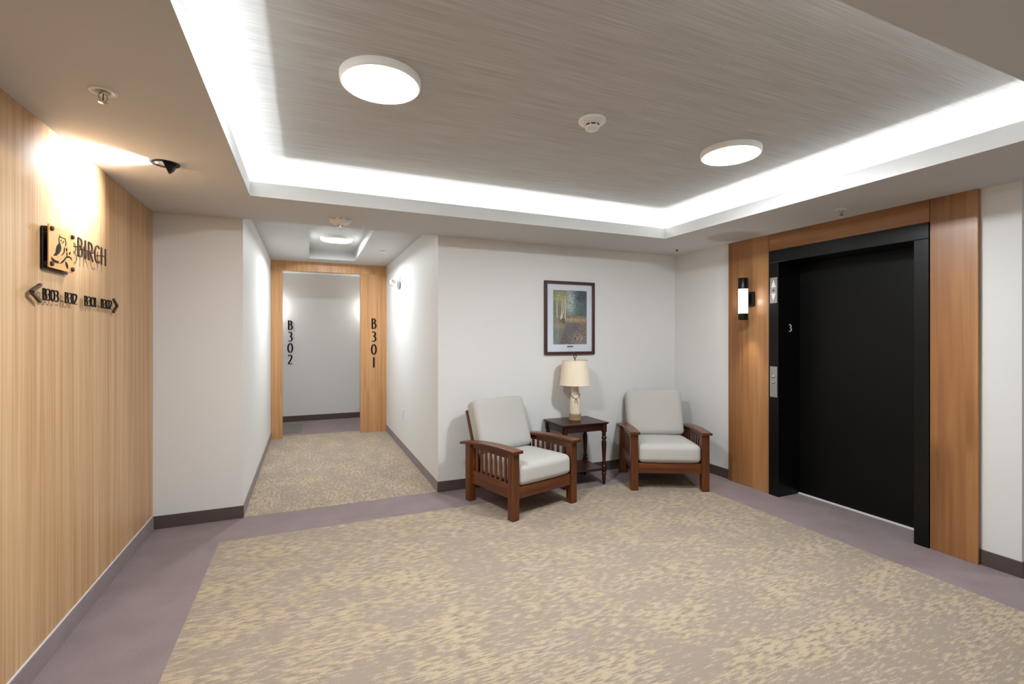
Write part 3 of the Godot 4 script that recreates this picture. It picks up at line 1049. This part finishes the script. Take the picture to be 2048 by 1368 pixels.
# ---------------------------------------------------------------- sign on the timber wall
func build_left_sign() -> void:
	var turn := PI / 2     # local x runs along -z, local z into the room
	# plaque with the owl
	var t := thing("owl_plaque", "gold square plaque with a dark owl on a branch beside the letters BIRCH", "plaque", Vector3(XL, 1.790, -2.757), turn)
	part_box("back_panel", Vector3(0.0, -0.008, 0.003), Vector3(0.238, 0.182, 0.011), M.black_metal, t, 0.001)
	part_box("front_panel", Vector3(0.0, 0.0, 0.026), Vector3(0.240, 0.194, 0.032), M.gold_plate, t, 0.0012)
	for q in [Vector2(0.018, 0.176), Vector2(0.222, 0.176), Vector2(0.018, 0.018), Vector2(0.222, 0.018)]:
		var st := ST()
		lathe(st, [Vector2(0.0, 0.041), Vector2(0.009, 0.041), Vector2(0.011, 0.039), Vector2(0.011, 0.0), Vector2(0.0, 0.0)], 20, Transform3D(Basis(Vector3.RIGHT, PI / 2), Vector3(q.x, q.y, 0)))
		obj("standoff", st, M.bronze, t)
	owl(t, Vector3(0.024, 0.030, 0.032), 0.20, 0.135)
	# name
	t = thing("name_lettering", "raised bronze capitals BIRCH beside the owl plaque on the timber wall", "lettering", Vector3(XL, 1.885, -3.064), turn)
	var x := 0.0
	for ch in "BIRCH":
		var st := ST()     # a pin behind each letter's upright
		var px: float = x + (0.07 if ch == "C" else 0.12) * 0.098 * 1.20
		lathe(st, [Vector2(0.003, 0.0), Vector2(0.003, 0.0205)], 8, Transform3D(Basis(Vector3.RIGHT, PI / 2), Vector3(px, 0.05, 0)))
		obj("pin", st, M.bronze, t)
		x += letter(ch, Vector2(x, 0), 0.098, 1.20, 0.005, t, M.bronze, 0.90, 0.020) + 0.0125
	# directions
	t = thing("direction_sign", "raised dark suite numbers B303-B312 and B301-B302 between two arrows on the timber wall", "sign", Vector3(XL, 1.640, -2.60), turn)
	var z := 0.016
	for a in [[Vector2(0.108, 0.066), Vector2(0.034, 0.029), Vector2(0.108, -0.008)], [Vector2(0.953, 0.064), Vector2(1.016, 0.028), Vector2(0.953, -0.014)]]:
		var st := ST()
		pen(st, [a[0], a[1]], 0.012, 0.012, z, z + 0.012, Vector2.ZERO, 1, 1)
		pen(st, [a[1], a[2]], 0.012, 0.012, z, z + 0.012, Vector2.ZERO, 1, 1)
		obj("arrow", st, M.bronze, t)
	for run in [["B303", 0.120, 1.17], ["-", 0.280, 1.4], ["B312", 0.327, 1.28], ["B301", 0.542, 1.38], ["-", 0.710, 1.4], ["B302", 0.758, 1.30]]:
		x = run[1]
		for ch in (run[0] as String):
			x += letter(ch, Vector2(x, 0.0), 0.053, run[2], 0.005, t, M.sign_black, 0.95, z + 0.006)

func owl(t: Node3D, at: Vector3, w: float, h: float) -> void:
	# dark inlay shapes in a unit square, y up
	var shapes := [
		["brow", [[0.33, 0.98], [0.38, 0.935], [0.50, 0.925], [0.62, 0.935], [0.67, 0.905], [0.61, 0.91], [0.50, 0.895], [0.40, 0.905]]],
		["head_outline", [[0.37, 0.92], [0.34, 0.80], [0.37, 0.70], [0.42, 0.64], [0.40, 0.64], [0.34, 0.69], [0.315, 0.80], [0.345, 0.92]]],
		["head_outline", [[0.62, 0.91], [0.66, 0.80], [0.65, 0.68], [0.60, 0.60], [0.64, 0.66], [0.69, 0.70], [0.685, 0.82], [0.65, 0.90]]],
		["eye", [[0.415, 0.815], [0.435, 0.83], [0.455, 0.815], [0.455, 0.79], [0.435, 0.775], [0.415, 0.79]]],
		["eye", [[0.535, 0.80], [0.555, 0.815], [0.575, 0.80], [0.575, 0.775], [0.555, 0.76], [0.535, 0.775]]],
		["beak", [[0.475, 0.75], [0.515, 0.745], [0.495, 0.71]]],
		["wing", [[0.33, 0.68], [0.24, 0.58], [0.20, 0.46], [0.17, 0.32], [0.08, 0.20], [0.20, 0.22], [0.34, 0.34], [0.42, 0.46], [0.44, 0.56], [0.40, 0.66]]],
		["breast_line", [[0.58, 0.58], [0.57, 0.44], [0.50, 0.34], [0.42, 0.27], [0.52, 0.33], [0.60, 0.42], [0.62, 0.54], [0.64, 0.60]]],
		["branch", [[-0.02, 0.14], [-0.01, 0.04], [0.14, -0.02], [0.30, -0.02], [0.33, 0.06], [0.18, 0.06], [0.04, 0.10]]],
		["branch", [[0.36, -0.02], [0.50, 0.04], [0.60, 0.13], [0.68, 0.24], [0.80, 0.30], [0.92, 0.29], [1.0, 0.22], [0.95, 0.33], [0.82, 0.36], [0.69, 0.31], [0.57, 0.18], [0.47, 0.09]]],
		["twig", [[0.72, 0.32], [0.70, 0.42], [0.72, 0.48], [0.75, 0.42], [0.745, 0.33]]],
		["leaf", [[0.84, 0.42], [0.845, 0.48], [0.90, 0.54], [0.915, 0.47], [0.89, 0.42]]],
		["leaf", [[0.69, 0.50], [0.68, 0.57], [0.715, 0.64], [0.745, 0.56], [0.73, 0.50]]],
		["leaf", [[0.66, 0.13], [0.655, 0.02], [0.72, -0.09], [0.79, -0.11], [0.78, 0.02], [0.72, 0.10]]],
	]
	for s in shapes:
		var poly := PackedVector2Array()
		for p in s[1]:
			poly.append(Vector2(p[0] * w, p[1] * h))
		var st := ST()
		plate(st, poly, 0.0, 0.0015, at)
		obj(s[0], st, M.sign_black, t)

# ---------------------------------------------------------------- furniture
func build_furniture() -> void:
	var c := make_chair("brown slatted wooden armchair with grey cushions standing at the hallway's corner")
	c.position = Vector3(1.763, 0.0015, -3.890)
	c.rotation.y = deg_to_rad(15.5)
	var d: Node3D = c.duplicate()
	d.name = numbered("wooden_armchair")
	d.set_meta("label", "brown slatted wooden armchair with grey cushions in the room's corner between end table and elevator")
	add_child(d)
	d.position = Vector3(3.335, 0.0015, -3.868)
	d.rotation.y = deg_to_rad(-26.5)
	make_table(Vector3(2.51, 0, -4.185))
	make_lamp(Vector3(2.525, 0.624, -4.22))
	make_painting()

func make_chair(label: String) -> Node3D:
	var t := thing("wooden_armchair", label, "armchair", Vector3.ZERO, 0.0, "slatted wooden armchairs")
	var W: Material = M.chair_wood
	var hx := 0.370
	var hz := 0.345
	var a := 0.072
	for sx in [-1.0, 1.0]:
		var x0: float = sx * hx if sx < 0 else hx - a
		part_box("leg", Vector3(x0, 0, hz - a), Vector3(x0 + a, 0.545, hz), W, t, 0.006)
		part_box("leg", Vector3(x0, 0, -hz), Vector3(x0 + a, 0.515, -hz + a), W, t, 0.006)
		# bowed arm
		var st := ST()
		var xc: float = sx * (hx - 0.034)
		sweep_arm(st, xc - 0.049, xc + 0.049, -0.410, 0.376, 0.024)
		obj("armrest", st, W, t)
		# rail under the arm, following its bow
		st = ST()
		var xr: float = sx * (hx - 0.036)
		var n := 10
		for i in n:
			var z0 := lerpf(-hz + a, hz - a, float(i) / n)
			var z1 := lerpf(-hz + a, hz - a, float(i + 1) / n)
			var y0 := arm_y(z0) - 0.024
			var y1 := arm_y(z1) - 0.024
			var b0 := 0.482
			for s in [-1.0, 1.0]:
				var xx: float = xr + s * 0.010
				quad(st, Vector3(xx, b0, z0), Vector3(xx, b0, z1), Vector3(xx, y1, z1), Vector3(xx, y0, z0), Vector3(s, 0, 0), [Vector2(b0, z0), Vector2(b0, z1), Vector2(y1, z1), Vector2(y0, z0)])
			quad(st, Vector3(xr - 0.01, b0, z0), Vector3(xr + 0.01, b0, z0), Vector3(xr + 0.01, b0, z1), Vector3(xr - 0.01, b0, z1), Vector3.DOWN)
		obj("arm_rail", st, W, t)
		# side rail with a stepped upper edge
		st = ST()
		box(st, Vector3(xr - 0.013, 0.163, -hz + a), Vector3(xr + 0.013, 0.236, hz - a), 0.002, 2)
		box(st, Vector3(xr - 0.009, 0.236, -hz + a), Vector3(xr + 0.009, 0.278, hz - a), 0.002, 2)
		obj("side_rail", st, W, t)
		var slats := 7
		for i in slats:
			var z := lerpf(-hz + a, hz - a, (i + 1.0) / (slats + 1.0))
			part_box("slat", Vector3(xr - 0.006, 0.278, z - 0.0135), Vector3(xr + 0.006, 0.482, z + 0.0135), W, t, 0.002)
		# reclined back post
		var rec := Transform3D(Basis(Vector3.RIGHT, deg_to_rad(-20.0)), Vector3(sx * 0.266, 0.18, -0.235))
		st = ST()
		box(st, Vector3(-0.022, 0.0, -0.020), Vector3(0.022, 0.645, 0.016), 0.006, 1, rec)
		obj("back_post", st, W, t)
	part_box("front_rail", Vector3(-hx + a, 0.166, hz - 0.040), Vector3(hx - a, 0.263, hz - 0.014), W, t, 0.003, 0)
	part_box("rear_rail", Vector3(-hx + a, 0.166, -hz + 0.014), Vector3(hx - a, 0.263, -hz + 0.040), W, t, 0.003, 0)
	part_box("seat_board", Vector3(-hx + a, 0.236, -hz + 0.04), Vector3(hx - a, 0.250, hz - 0.04), W, t, 0.0, 0)
	var recb := Transform3D(Basis(Vector3.RIGHT, deg_to_rad(-20.0)), Vector3(0, 0.18, -0.235))
	for y in [0.10, 0.595]:
		var st := ST()
		box(st, Vector3(-0.24, y - 0.035, -0.014), Vector3(0.24, y + 0.035, 0.010), 0.003, 0, recb)
		obj("back_rail", st, W, t)
	for i in 6:
		var x := lerpf(-0.24, 0.24, (i + 1.0) / 7.0)
		var st := ST()
		box(st, Vector3(x - 0.015, 0.135, -0.010), Vector3(x + 0.015, 0.56, 0.006), 0.002, 1, recb)
		obj("back_slat", st, W, t)
	var st2 := ST()
	cushion(st2, Vector3(0.590, 0.170, 0.585), 0.045, Vector3(0.003, 0.016, 0.014), Transform3D(Basis(Vector3.RIGHT, deg_to_rad(-1.5)), Vector3(0, 0.346, 0.054)))
	obj("seat_cushion", st2, M.grey_cloth, t)
	st2 = ST()
	cushion(st2, Vector3(0.588, 0.475, 0.150), 0.042, Vector3(0.003, 0.010, 0.014), Transform3D(Basis(Vector3.RIGHT, deg_to_rad(-20.0)), Vector3(0, 0.651, -0.307)))
	obj("back_cushion", st2, M.grey_cloth, t)
	return t

func arm_y(z: float) -> float:
	var s := inverse_lerp(-0.410, 0.376, z)
	return lerpf(0.518, 0.566, s) + 0.022 * 4.0 * s * (1.0 - s)

func sweep_arm(st: SurfaceTool, x0: float, x1: float, z0: float, z1: float, th: float) -> void:
	var n := 14
	var b := 0.004
	var sec := func(z: float) -> Array:
		var y := arm_y(z)
		return [Vector3(x0, y - th + b, z), Vector3(x0, y - b, z), Vector3(x0 + b, y, z), Vector3(x1 - b, y, z), Vector3(x1, y - b, z), Vector3(x1, y - th + b, z), Vector3(x1 - b, y - th, z), Vector3(x0 + b, y - th, z)]
	var us := [0.0, 0.02, 0.024, 0.11, 0.114, 0.134, 0.138, 0.22, 0.224]
	var c := Vector3((x0 + x1) / 2, 0, 0)
	for i in n:
		var za := lerpf(z0, z1, float(i) / n)
		var zb := lerpf(z0, z1, float(i + 1) / n)
		var A: Array = sec.call(za)
		var B: Array = sec.call(zb)
		for k in 8:
			var j := (k + 1) % 8
			var mid: Vector3 = (A[k] + A[j]) * 0.5
			var out := Vector3(mid.x - c.x, mid.y - (arm_y(za) - th / 2), 0)
			quad(st, A[k], A[j], B[j], B[k], out, [Vector2(us[k], za), Vector2(us[k + 1], za), Vector2(us[k + 1], zb), Vector2(us[k], zb)])
	for e in [[z0, Vector3.FORWARD], [z1, Vector3.BACK]]:
		var A: Array = sec.call(e[0])
		for k in range(1, 7):
			tri(st, A[0], A[k], A[k + 1], e[1])

func make_table(at: Vector3) -> void:
	var t := thing("end_table", "dark cherry end table with turned legs and low shelf between the armchairs", "table", at)
	var W: Material = M.cherry_wood
	var hx := 0.262
	var hz := 0.212
	var st := ST()
	box(st, Vector3(-hx, 0.610, -hz), Vector3(hx, 0.624, hz), 0.003, 0)
	box(st, Vector3(-hx + 0.010, 0.602, -hz + 0.010), Vector3(hx - 0.010, 0.610, hz - 0.010), 0.002, 0)
	obj("table_top", st, W, t)
	var lx := hx - 0.036
	var lz := hz - 0.036
	for s in [-1.0, 1.0]:
		part_box("apron", Vector3(-lx, 0.540, s * lz - 0.008), Vector3(lx, 0.602, s * lz + 0.008), W, t, 0.001, 0)
		part_box("apron", Vector3(s * lx - 0.008, 0.540, -lz), Vector3(s * lx + 0.008, 0.602, lz), W, t, 0.001, 2)
	var prof := [[0.0, 0.0], [0.010, 0.0], [0.0145, 0.05], [0.0135, 0.085], [0.0185, 0.100], [0.0185, 0.112], [0.013, 0.120], [0.020, 0.130], [0.020, 0.185], [0.013, 0.195], [0.018, 0.208], [0.018, 0.218], [0.0115, 0.230], [0.0135, 0.28], [0.0185, 0.40], [0.0175, 0.43], [0.012, 0.448], [0.0195, 0.460], [0.0195, 0.472], [0.0125, 0.482], [0.0175, 0.500], [0.0125, 0.518], [0.021, 0.526], [0.021, 0.602]]
	var pv := []
	for p in prof:
		pv.append(Vector2(p[0] * 1.3, p[1] * 0.602 / 0.602))
	for sx in [-1.0, 1.0]:
		for sz in [-1.0, 1.0]:
			st = ST()
			lathe(st, pv, 20, Transform3D(Basis.IDENTITY, Vector3(sx * lx, 0, sz * lz)))
			obj("leg", st, W, t)
	st = ST()
	box(st, Vector3(-lx - 0.006, 0.146, -lz - 0.006), Vector3(lx + 0.006, 0.162, lz + 0.006), 0.003, 0)
	obj("shelf", st, W, t)

func make_lamp(at: Vector3) -> void:
	var t := thing("table_lamp", "cream bottle lamp with linen shade and rope-wound foot on the end table", "lamp", at)
	var st := ST()
	var prof := [[0.0, 0.0], [0.050, 0.0], [0.054, 0.010], [0.0555, 0.10], [0.0555, 0.16], [0.0535, 0.205], [0.047, 0.245], [0.040, 0.280], [0.0365, 0.310], [0.037, 0.335], [0.034, 0.345], [0.0, 0.347]]
	var pv := []
	for p in prof:
		pv.append(Vector2(p[0], p[1]))
	lathe(st, pv, 40)
	obj("bottle", st, M.cream_ceramic, t)
	for i in 6:
		st = ST()
		var ring := []
		for k in 40:
			var an := TAU * k / 40.0
			ring.append(Vector3(cos(an) * 0.0575, 0.006 + i * 0.0115, sin(an) * 0.0575))
		tube(st, ring, 0.0058, 8, true)
		obj("rope_turn", st, M.rope, t)
	# twine round the shoulder, crossing at the front
	var front := Vector3(-0.35, 0, 0.94).normalized()
	var side := Vector3.UP.cross(front)
	st = ST()
	var loop := []
	for k in 41:
		var u := lerpf(-1.0, 1.0, k / 40.0)          # -1 .. 1 once round, meeting at the front, high at the back
		var an := u * PI
		var yy := 0.222 + 0.085 * (1.0 - absf(u))
		var r := 0.0035 + lerpf(0.0520, 0.0365, clampf((yy - 0.215) / 0.095, 0, 1))
		loop.append((-front * cos(an) + side * sin(an)) * r + Vector3(0, yy, 0))
	tube(st, loop, 0.0026, 8)
	obj("twine", st, M.twine, t)
	for e in [-0.012, 0.016]:
		st = ST()
		tube(st, [front * 0.0540 + Vector3(0, 0.224, 0), front * 0.0585 + side * e * 0.6 + Vector3(0, 0.205, 0), front * 0.0590 + side * e + Vector3(0, 0.175, 0)], 0.0024, 8)
		obj("twine_end", st, M.twine, t)
	st = ST()
	lathe(st, [Vector2(0.010, 0.345), Vector2(0.010, 0.40), Vector2(0.004, 0.41), Vector2(0.004, 0.62)], 16)
	obj("stem", st, M.bronze, t)
	st = ST()
	lathe(st, [Vector2(0.158, 0.360), Vector2(0.128, 0.615), Vector2(0.1265, 0.615), Vector2(0.1565, 0.360), Vector2(0.158, 0.360)], 56)
	var sh := obj("lamp_shade", st, M.lamp_shade, t)
	for e in [[0.1585, 0.362], [0.1285, 0.613]]:
		st = ST()
		var ring := []
		for k in 56:
			var an := TAU * k / 56.0
			ring.append(Vector3(cos(an) * e[0], e[1], sin(an) * e[0]))
		tube(st, ring, 0.0022, 6, true)
		obj("shade_rim", st, M.lamp_shade, sh)
	st = ST()
	for k in 3:
		var an := TAU * k / 3.0
		tube(st, [Vector3(0, 0.606, 0), Vector3(cos(an) * 0.127, 0.606, sin(an) * 0.127)], 0.002, 6)
	obj("shade_spider", st, M.bronze, sh)
	st = ST()
	var ring2 := []
	for k in 24:
		var an := TAU * k / 24.0
		ring2.append(Vector3(cos(an) * 0.013, 0.655 + sin(an) * 0.020, 0))
	tube(st, ring2, 0.0042, 8, true)
	tube(st, [Vector3(0, 0.61, 0), Vector3(0, 0.637, 0)], 0.005, 8)
	var fin := obj("finial", st, M.black_metal, t)
	fin.rotation.y = deg_to_rad(-10)

func make_painting() -> void:
	var t := thing("framed_painting", "landscape painting of birches by a stream in a dark wooden frame above the lamp", "painting", Vector3(2.574, 1.290, ZB))
	var w := 0.612
	var h := 0.778
	var f := 0.030
	var F: Material = M.frame_wood
	part_box("frame_rail", Vector3(-w / 2, 0, 0), Vector3(w / 2, f, 0.030), F, t, 0.003)
	part_box("frame_rail", Vector3(-w / 2, h - f, 0), Vector3(w / 2, h, 0.030), F, t, 0.003)
	part_box("frame_stile", Vector3(-w / 2, f, 0), Vector3(-w / 2 + f, h - f, 0.030), F, t, 0.003)
	part_box("frame_stile", Vector3(w / 2 - f, f, 0), Vector3(w / 2, h - f, 0.030), F, t, 0.003)
	# mat board with a window
	var x0 := -0.200
	var x1 := 0.214
	var y0 := 0.108
	var y1 := 0.684
	var st := ST()
	var zi := 0.010
	box(st, Vector3(-w / 2 + f, f, 0.006), Vector3(x0, h - f, zi))
	box(st, Vector3(x1, f, 0.006), Vector3(w / 2 - f, h - f, zi))
	box(st, Vector3(x0, f, 0.006), Vector3(x1, y0, zi))
	box(st, Vector3(x0, y1, 0.006), Vector3(x1, h - f, zi))
	obj("mat_board", st, M.mat_board, t)
	st = ST()
	quad(st, Vector3(x0, y1, 0.006), Vector3(x1, y1, 0.006), Vector3(x1, y0, 0.006), Vector3(x0, y0, 0.006), Vector3.BACK, [Vector2(0, 0), Vector2(1, 0), Vector2(1, 1), Vector2(0, 1)])
	var pm := mat("print", Color(1, 1, 1), 0.7, 0.0, 0.3)
	pm.albedo_texture = paint_landscape(290, 404)
	obj("print", st, pm, t)
	part_box("title_plate", Vector3(-0.032, 0.077, zi), Vector3(0.042, 0.090, zi + 0.002), M.dark_slot, t)
	st = ST()
	box(st, Vector3(-w / 2 + f, f, 0.016), Vector3(w / 2 - f, h - f, 0.018))
	obj("glass", st, M.picture_glass, t)

func dab(im: Image, x: float, y: float, ln: float, wd: float, an: float, c: Color) -> void:
	var W := im.get_width()
	var H := im.get_height()
	var d := Vector2(cos(an), sin(an))
	var r := int(ceil(maxf(ln, wd)))
	for j in range(-r, r + 1):
		for i in range(-r, r + 1):
			var px := int(x) + i
			var py := int(y) + j
			if px < 0 or py < 0 or px >= W or py >= H:
				continue
			var u := (i * d.x + j * d.y) / maxf(ln, 0.5)
			var v := (-i * d.y + j * d.x) / maxf(wd, 0.5)
			var q := u * u + v * v
			if q < 1.0:
				im.set_pixel(px, py, im.get_pixel(px, py).lerp(c, (1.0 - q * 0.6) * 0.85))

func paint_landscape(W: int, H: int) -> ImageTexture:
	var r := RandomNumberGenerator.new()
	r.seed = 77
	var im := Image.create(W, H, false, Image.FORMAT_RGB8)
	im.fill(Color(0.33, 0.36, 0.34))
	var jit := func(c: Color, k: float) -> Color:
		var s := r.randf_range(-k, k)
		return Color(clampf(c.r + s + r.randf_range(-k, k) * 0.4, 0, 1), clampf(c.g + s + r.randf_range(-k, k) * 0.4, 0, 1), clampf(c.b + s + r.randf_range(-k, k) * 0.4, 0, 1))
	# woods, mist, ground, banks: broad dabs
	for n in 9000:
		var u := r.randf()
		var v0 := r.randf()
		var v := v0 + r.randf_range(-0.03, 0.03)
		var c := Color(0.3, 0.34, 0.33)
		var an := PI / 2 + r.randf_range(-0.3, 0.3)
		if v < 0.50:
			var mist := exp(-pow((u - 0.50) / 0.16, 2.0)) * exp(-pow((v - 0.22) / 0.26, 2.0))
			var wood := Color(0.42, 0.45, 0.34).lerp(Color(0.27, 0.36, 0.38), smoothstep(0.35, 0.75, u + r.randf_range(-0.1, 0.1)))
			c = wood.lerp(Color(0.80, 0.87, 0.89), mist)
			if v > 0.40:
				c = c.lerp(Color(0.47, 0.45, 0.36), (v - 0.40) * 8.0)
		elif v < 0.58:
			an = r.randf_range(-0.15, 0.15)
			c = Color(0.66, 0.58, 0.40) if u > 0.35 else Color(0.50, 0.48, 0.36)
		else:
			var s := (v - 0.58) / 0.42
			var l := lerpf(0.42, 0.16, s)
			var rr := lerpf(0.74, 0.66, s)
			var uj := u + r.randf_range(-0.05, 0.05)
			if uj > l and uj < rr:
				c = Color(0.43, 0.38, 0.42).lerp(Color(0.33, 0.28, 0.28), s)
				an = r.randf_range(-0.2, 0.2)
			elif uj <= l:
				c = Color(0.42, 0.45, 0.42)
				an = 0.6 + r.randf_range(-0.3, 0.3)
			else:
				c = Color(0.55, 0.47, 0.40) if r.randf() < 0.6 else Color(0.40, 0.36, 0.33)
				an = r.randf_range(-0.5, 0.5)
		dab(im, u * W, v0 * H, r.randf_range(3, 7), r.randf_range(1.6, 3.2), an, jit.call(c, 0.09))
	# reflections in the water
	for n in 160:
		var v := r.randf_range(0.60, 0.95)
		dab(im, r.randf_range(0.40, 0.62) * W, v * H, 7, 1.3, 0.0, jit.call(Color(0.47, 0.43, 0.46), 0.05))
	# far stems on the right
	for n in 16:
		var x := r.randf_range(0.66, 0.98) * W
		var top := r.randf_range(0.0, 0.2)
		for k in 40:
			dab(im, x + r.randf_range(-0.6, 0.6), lerpf(top, 0.42, k / 40.0) * H, 4, 0.9, PI / 2, jit.call(Color(0.42, 0.52, 0.54), 0.07))
	# dark fir boughs
	for n in 220:
		var x := r.randfn(0.86, 0.11)
		dab(im, x * W, r.randfn(0.08, 0.07) * H, 6, 2.5, r.randf_range(-0.5, 0.5), jit.call(Color(0.10, 0.15, 0.17), 0.04))
	# birches
	for b in [[0.115, 0.16, 0.115, 0.50, 3.2], [0.275, 0.14, 0.215, 0.57, 4.6], [0.345, 0.10, 0.24, 0.56, 4.2], [0.36, 0.16, 0.355, 0.58, 3.8]]:
		for k in 90:
			var s := k / 90.0
			var x: float = lerpf(b[0], b[2], s * s)
			var y: float = lerpf(b[1], b[3], s)
			dab(im, x * W, y * H, 5, b[4] * lerpf(0.6, 1.0, s), PI / 2, jit.call(Color(0.93, 0.90, 0.82), 0.05))
			if r.randf() < 0.35:
				dab(im, x * W + b[4] * 0.6, y * H, 3, 1.2, PI / 2, Color(0.35, 0.29, 0.24))
	for n in 90:
		dab(im, r.randf_range(0.19, 0.36) * W, r.randf_range(0.52, 0.61) * H, 5, 2.0, PI / 2 + r.randf_range(-0.5, 0.5), jit.call(Color(0.20, 0.13, 0.10), 0.04))
	# leaves
	for n in 900:
		var p := Vector2(r.randfn(0.22, 0.12), r.randfn(0.14, 0.07))
		dab(im, p.x * W, p.y * H, r.randf_range(2, 4.5), r.randf_range(1.2, 2.6), r.randf() * PI, jit.call(Color(0.62, 0.64, 0.38) if r.randf() < 0.7 else Color(0.80, 0.77, 0.50), 0.08))
	for n in 60:
		dab(im, r.randf_range(0.40, 0.55) * W, r.randf_range(0.18, 0.27) * H, 4, 1.5, 0.5, jit.call(Color(0.50, 0.50, 0.33), 0.06))
	# bright grass on the banks
	for n in 260:
		dab(im, r.randf_range(0.02, 0.34) * W, r.randfn(0.66, 0.03) * H, 5, 1.4, 0.6, jit.call(Color(0.60, 0.55, 0.32), 0.08))
	for n in 140:
		dab(im, r.randf_range(0.38, 0.95) * W, r.randfn(0.545, 0.012) * H, 7, 1.6, 0.0, jit.call(Color(0.78, 0.64, 0.36), 0.06))
	for n in 60:
		dab(im, r.randf_range(0.40, 0.98) * W, r.randfn(0.585, 0.008) * H, 5, 1.3, 0.05, jit.call(Color(0.66, 0.60, 0.54), 0.06))
	# stones
	for n in 300:
		var p := Vector2(r.randfn(0.74, 0.13), r.randfn(0.89, 0.06))
		dab(im, p.x * W, p.y * H, r.randf_range(2.5, 5.5), r.randf_range(1.5, 3), r.randf_range(-0.4, 0.4), jit.call(Color(0.80, 0.70, 0.67) if r.randf() < 0.65 else Color(0.40, 0.32, 0.30), 0.08))
	for n in 120:
		dab(im, r.randf_range(0.80, 1.0) * W, r.randf_range(0.62, 0.84) * H, 5, 2.0, r.randf_range(-0.4, 0.4), jit.call(Color(0.52, 0.40, 0.27), 0.08))
	return ImageTexture.create_from_image(im)

# ---------------------------------------------------------------- hallway details
func build_hall_details() -> void:
	# emergency lamp on the right wall
	var t := thing("emergency_light", "white emergency lamp high on the hallway wall beside the portal", "emergency light", Vector3(HX1, 2.14, -6.47), -PI / 2)
	part_box("back_box", Vector3(-0.06, 0.0, 0.0), Vector3(0.06, 0.16, 0.042), M.white_plastic, t, 0.012)
	for s in [-1.0, 1.0]:
		var xf := Transform3D(Basis(Vector3(0, 1, 0), s * 0.7) * Basis(Vector3.RIGHT, PI / 2 + 0.35), Vector3(s * 0.045, 0.085, 0.050))
		var st := ST()
		lathe(st, [Vector2(0.0, 0.0), Vector2(0.026, 0.004), Vector2(0.040, 0.030), Vector2(0.043, 0.060), Vector2(0.036, 0.060), Vector2(0.030, 0.052), Vector2(0.0, 0.052)], 28, xf)
		var h := obj("lamp_head", st, M.white_plastic, t)
		st = ST()
		lathe(st, [Vector2(0.0, 0.054), Vector2(0.028, 0.0535)], 24, xf)
		obj("lens", st, M.grey_plastic, h)
	# socket
	t = thing("wall_socket", "small white power socket low on the hallway wall", "socket", Vector3(HX1, 0.428, -6.205), -PI / 2)
	part_box("plate", Vector3(-0.036, 0, 0), Vector3(0.036, 0.118, 0.006), M.white_plastic, t, 0.002)
	for y in [0.038, 0.080]:
		var o := part_box("outlet", Vector3(-0.017, y - 0.013, 0.006), Vector3(0.017, y + 0.013, 0.009), M.white_plastic, t, 0.003)
		for x in [-0.006, 0.006]:
			part_box("slot", Vector3(x - 0.001, y - 0.004, 0.009), Vector3(x + 0.001, y + 0.005, 0.0094), M.dark_slot, o)
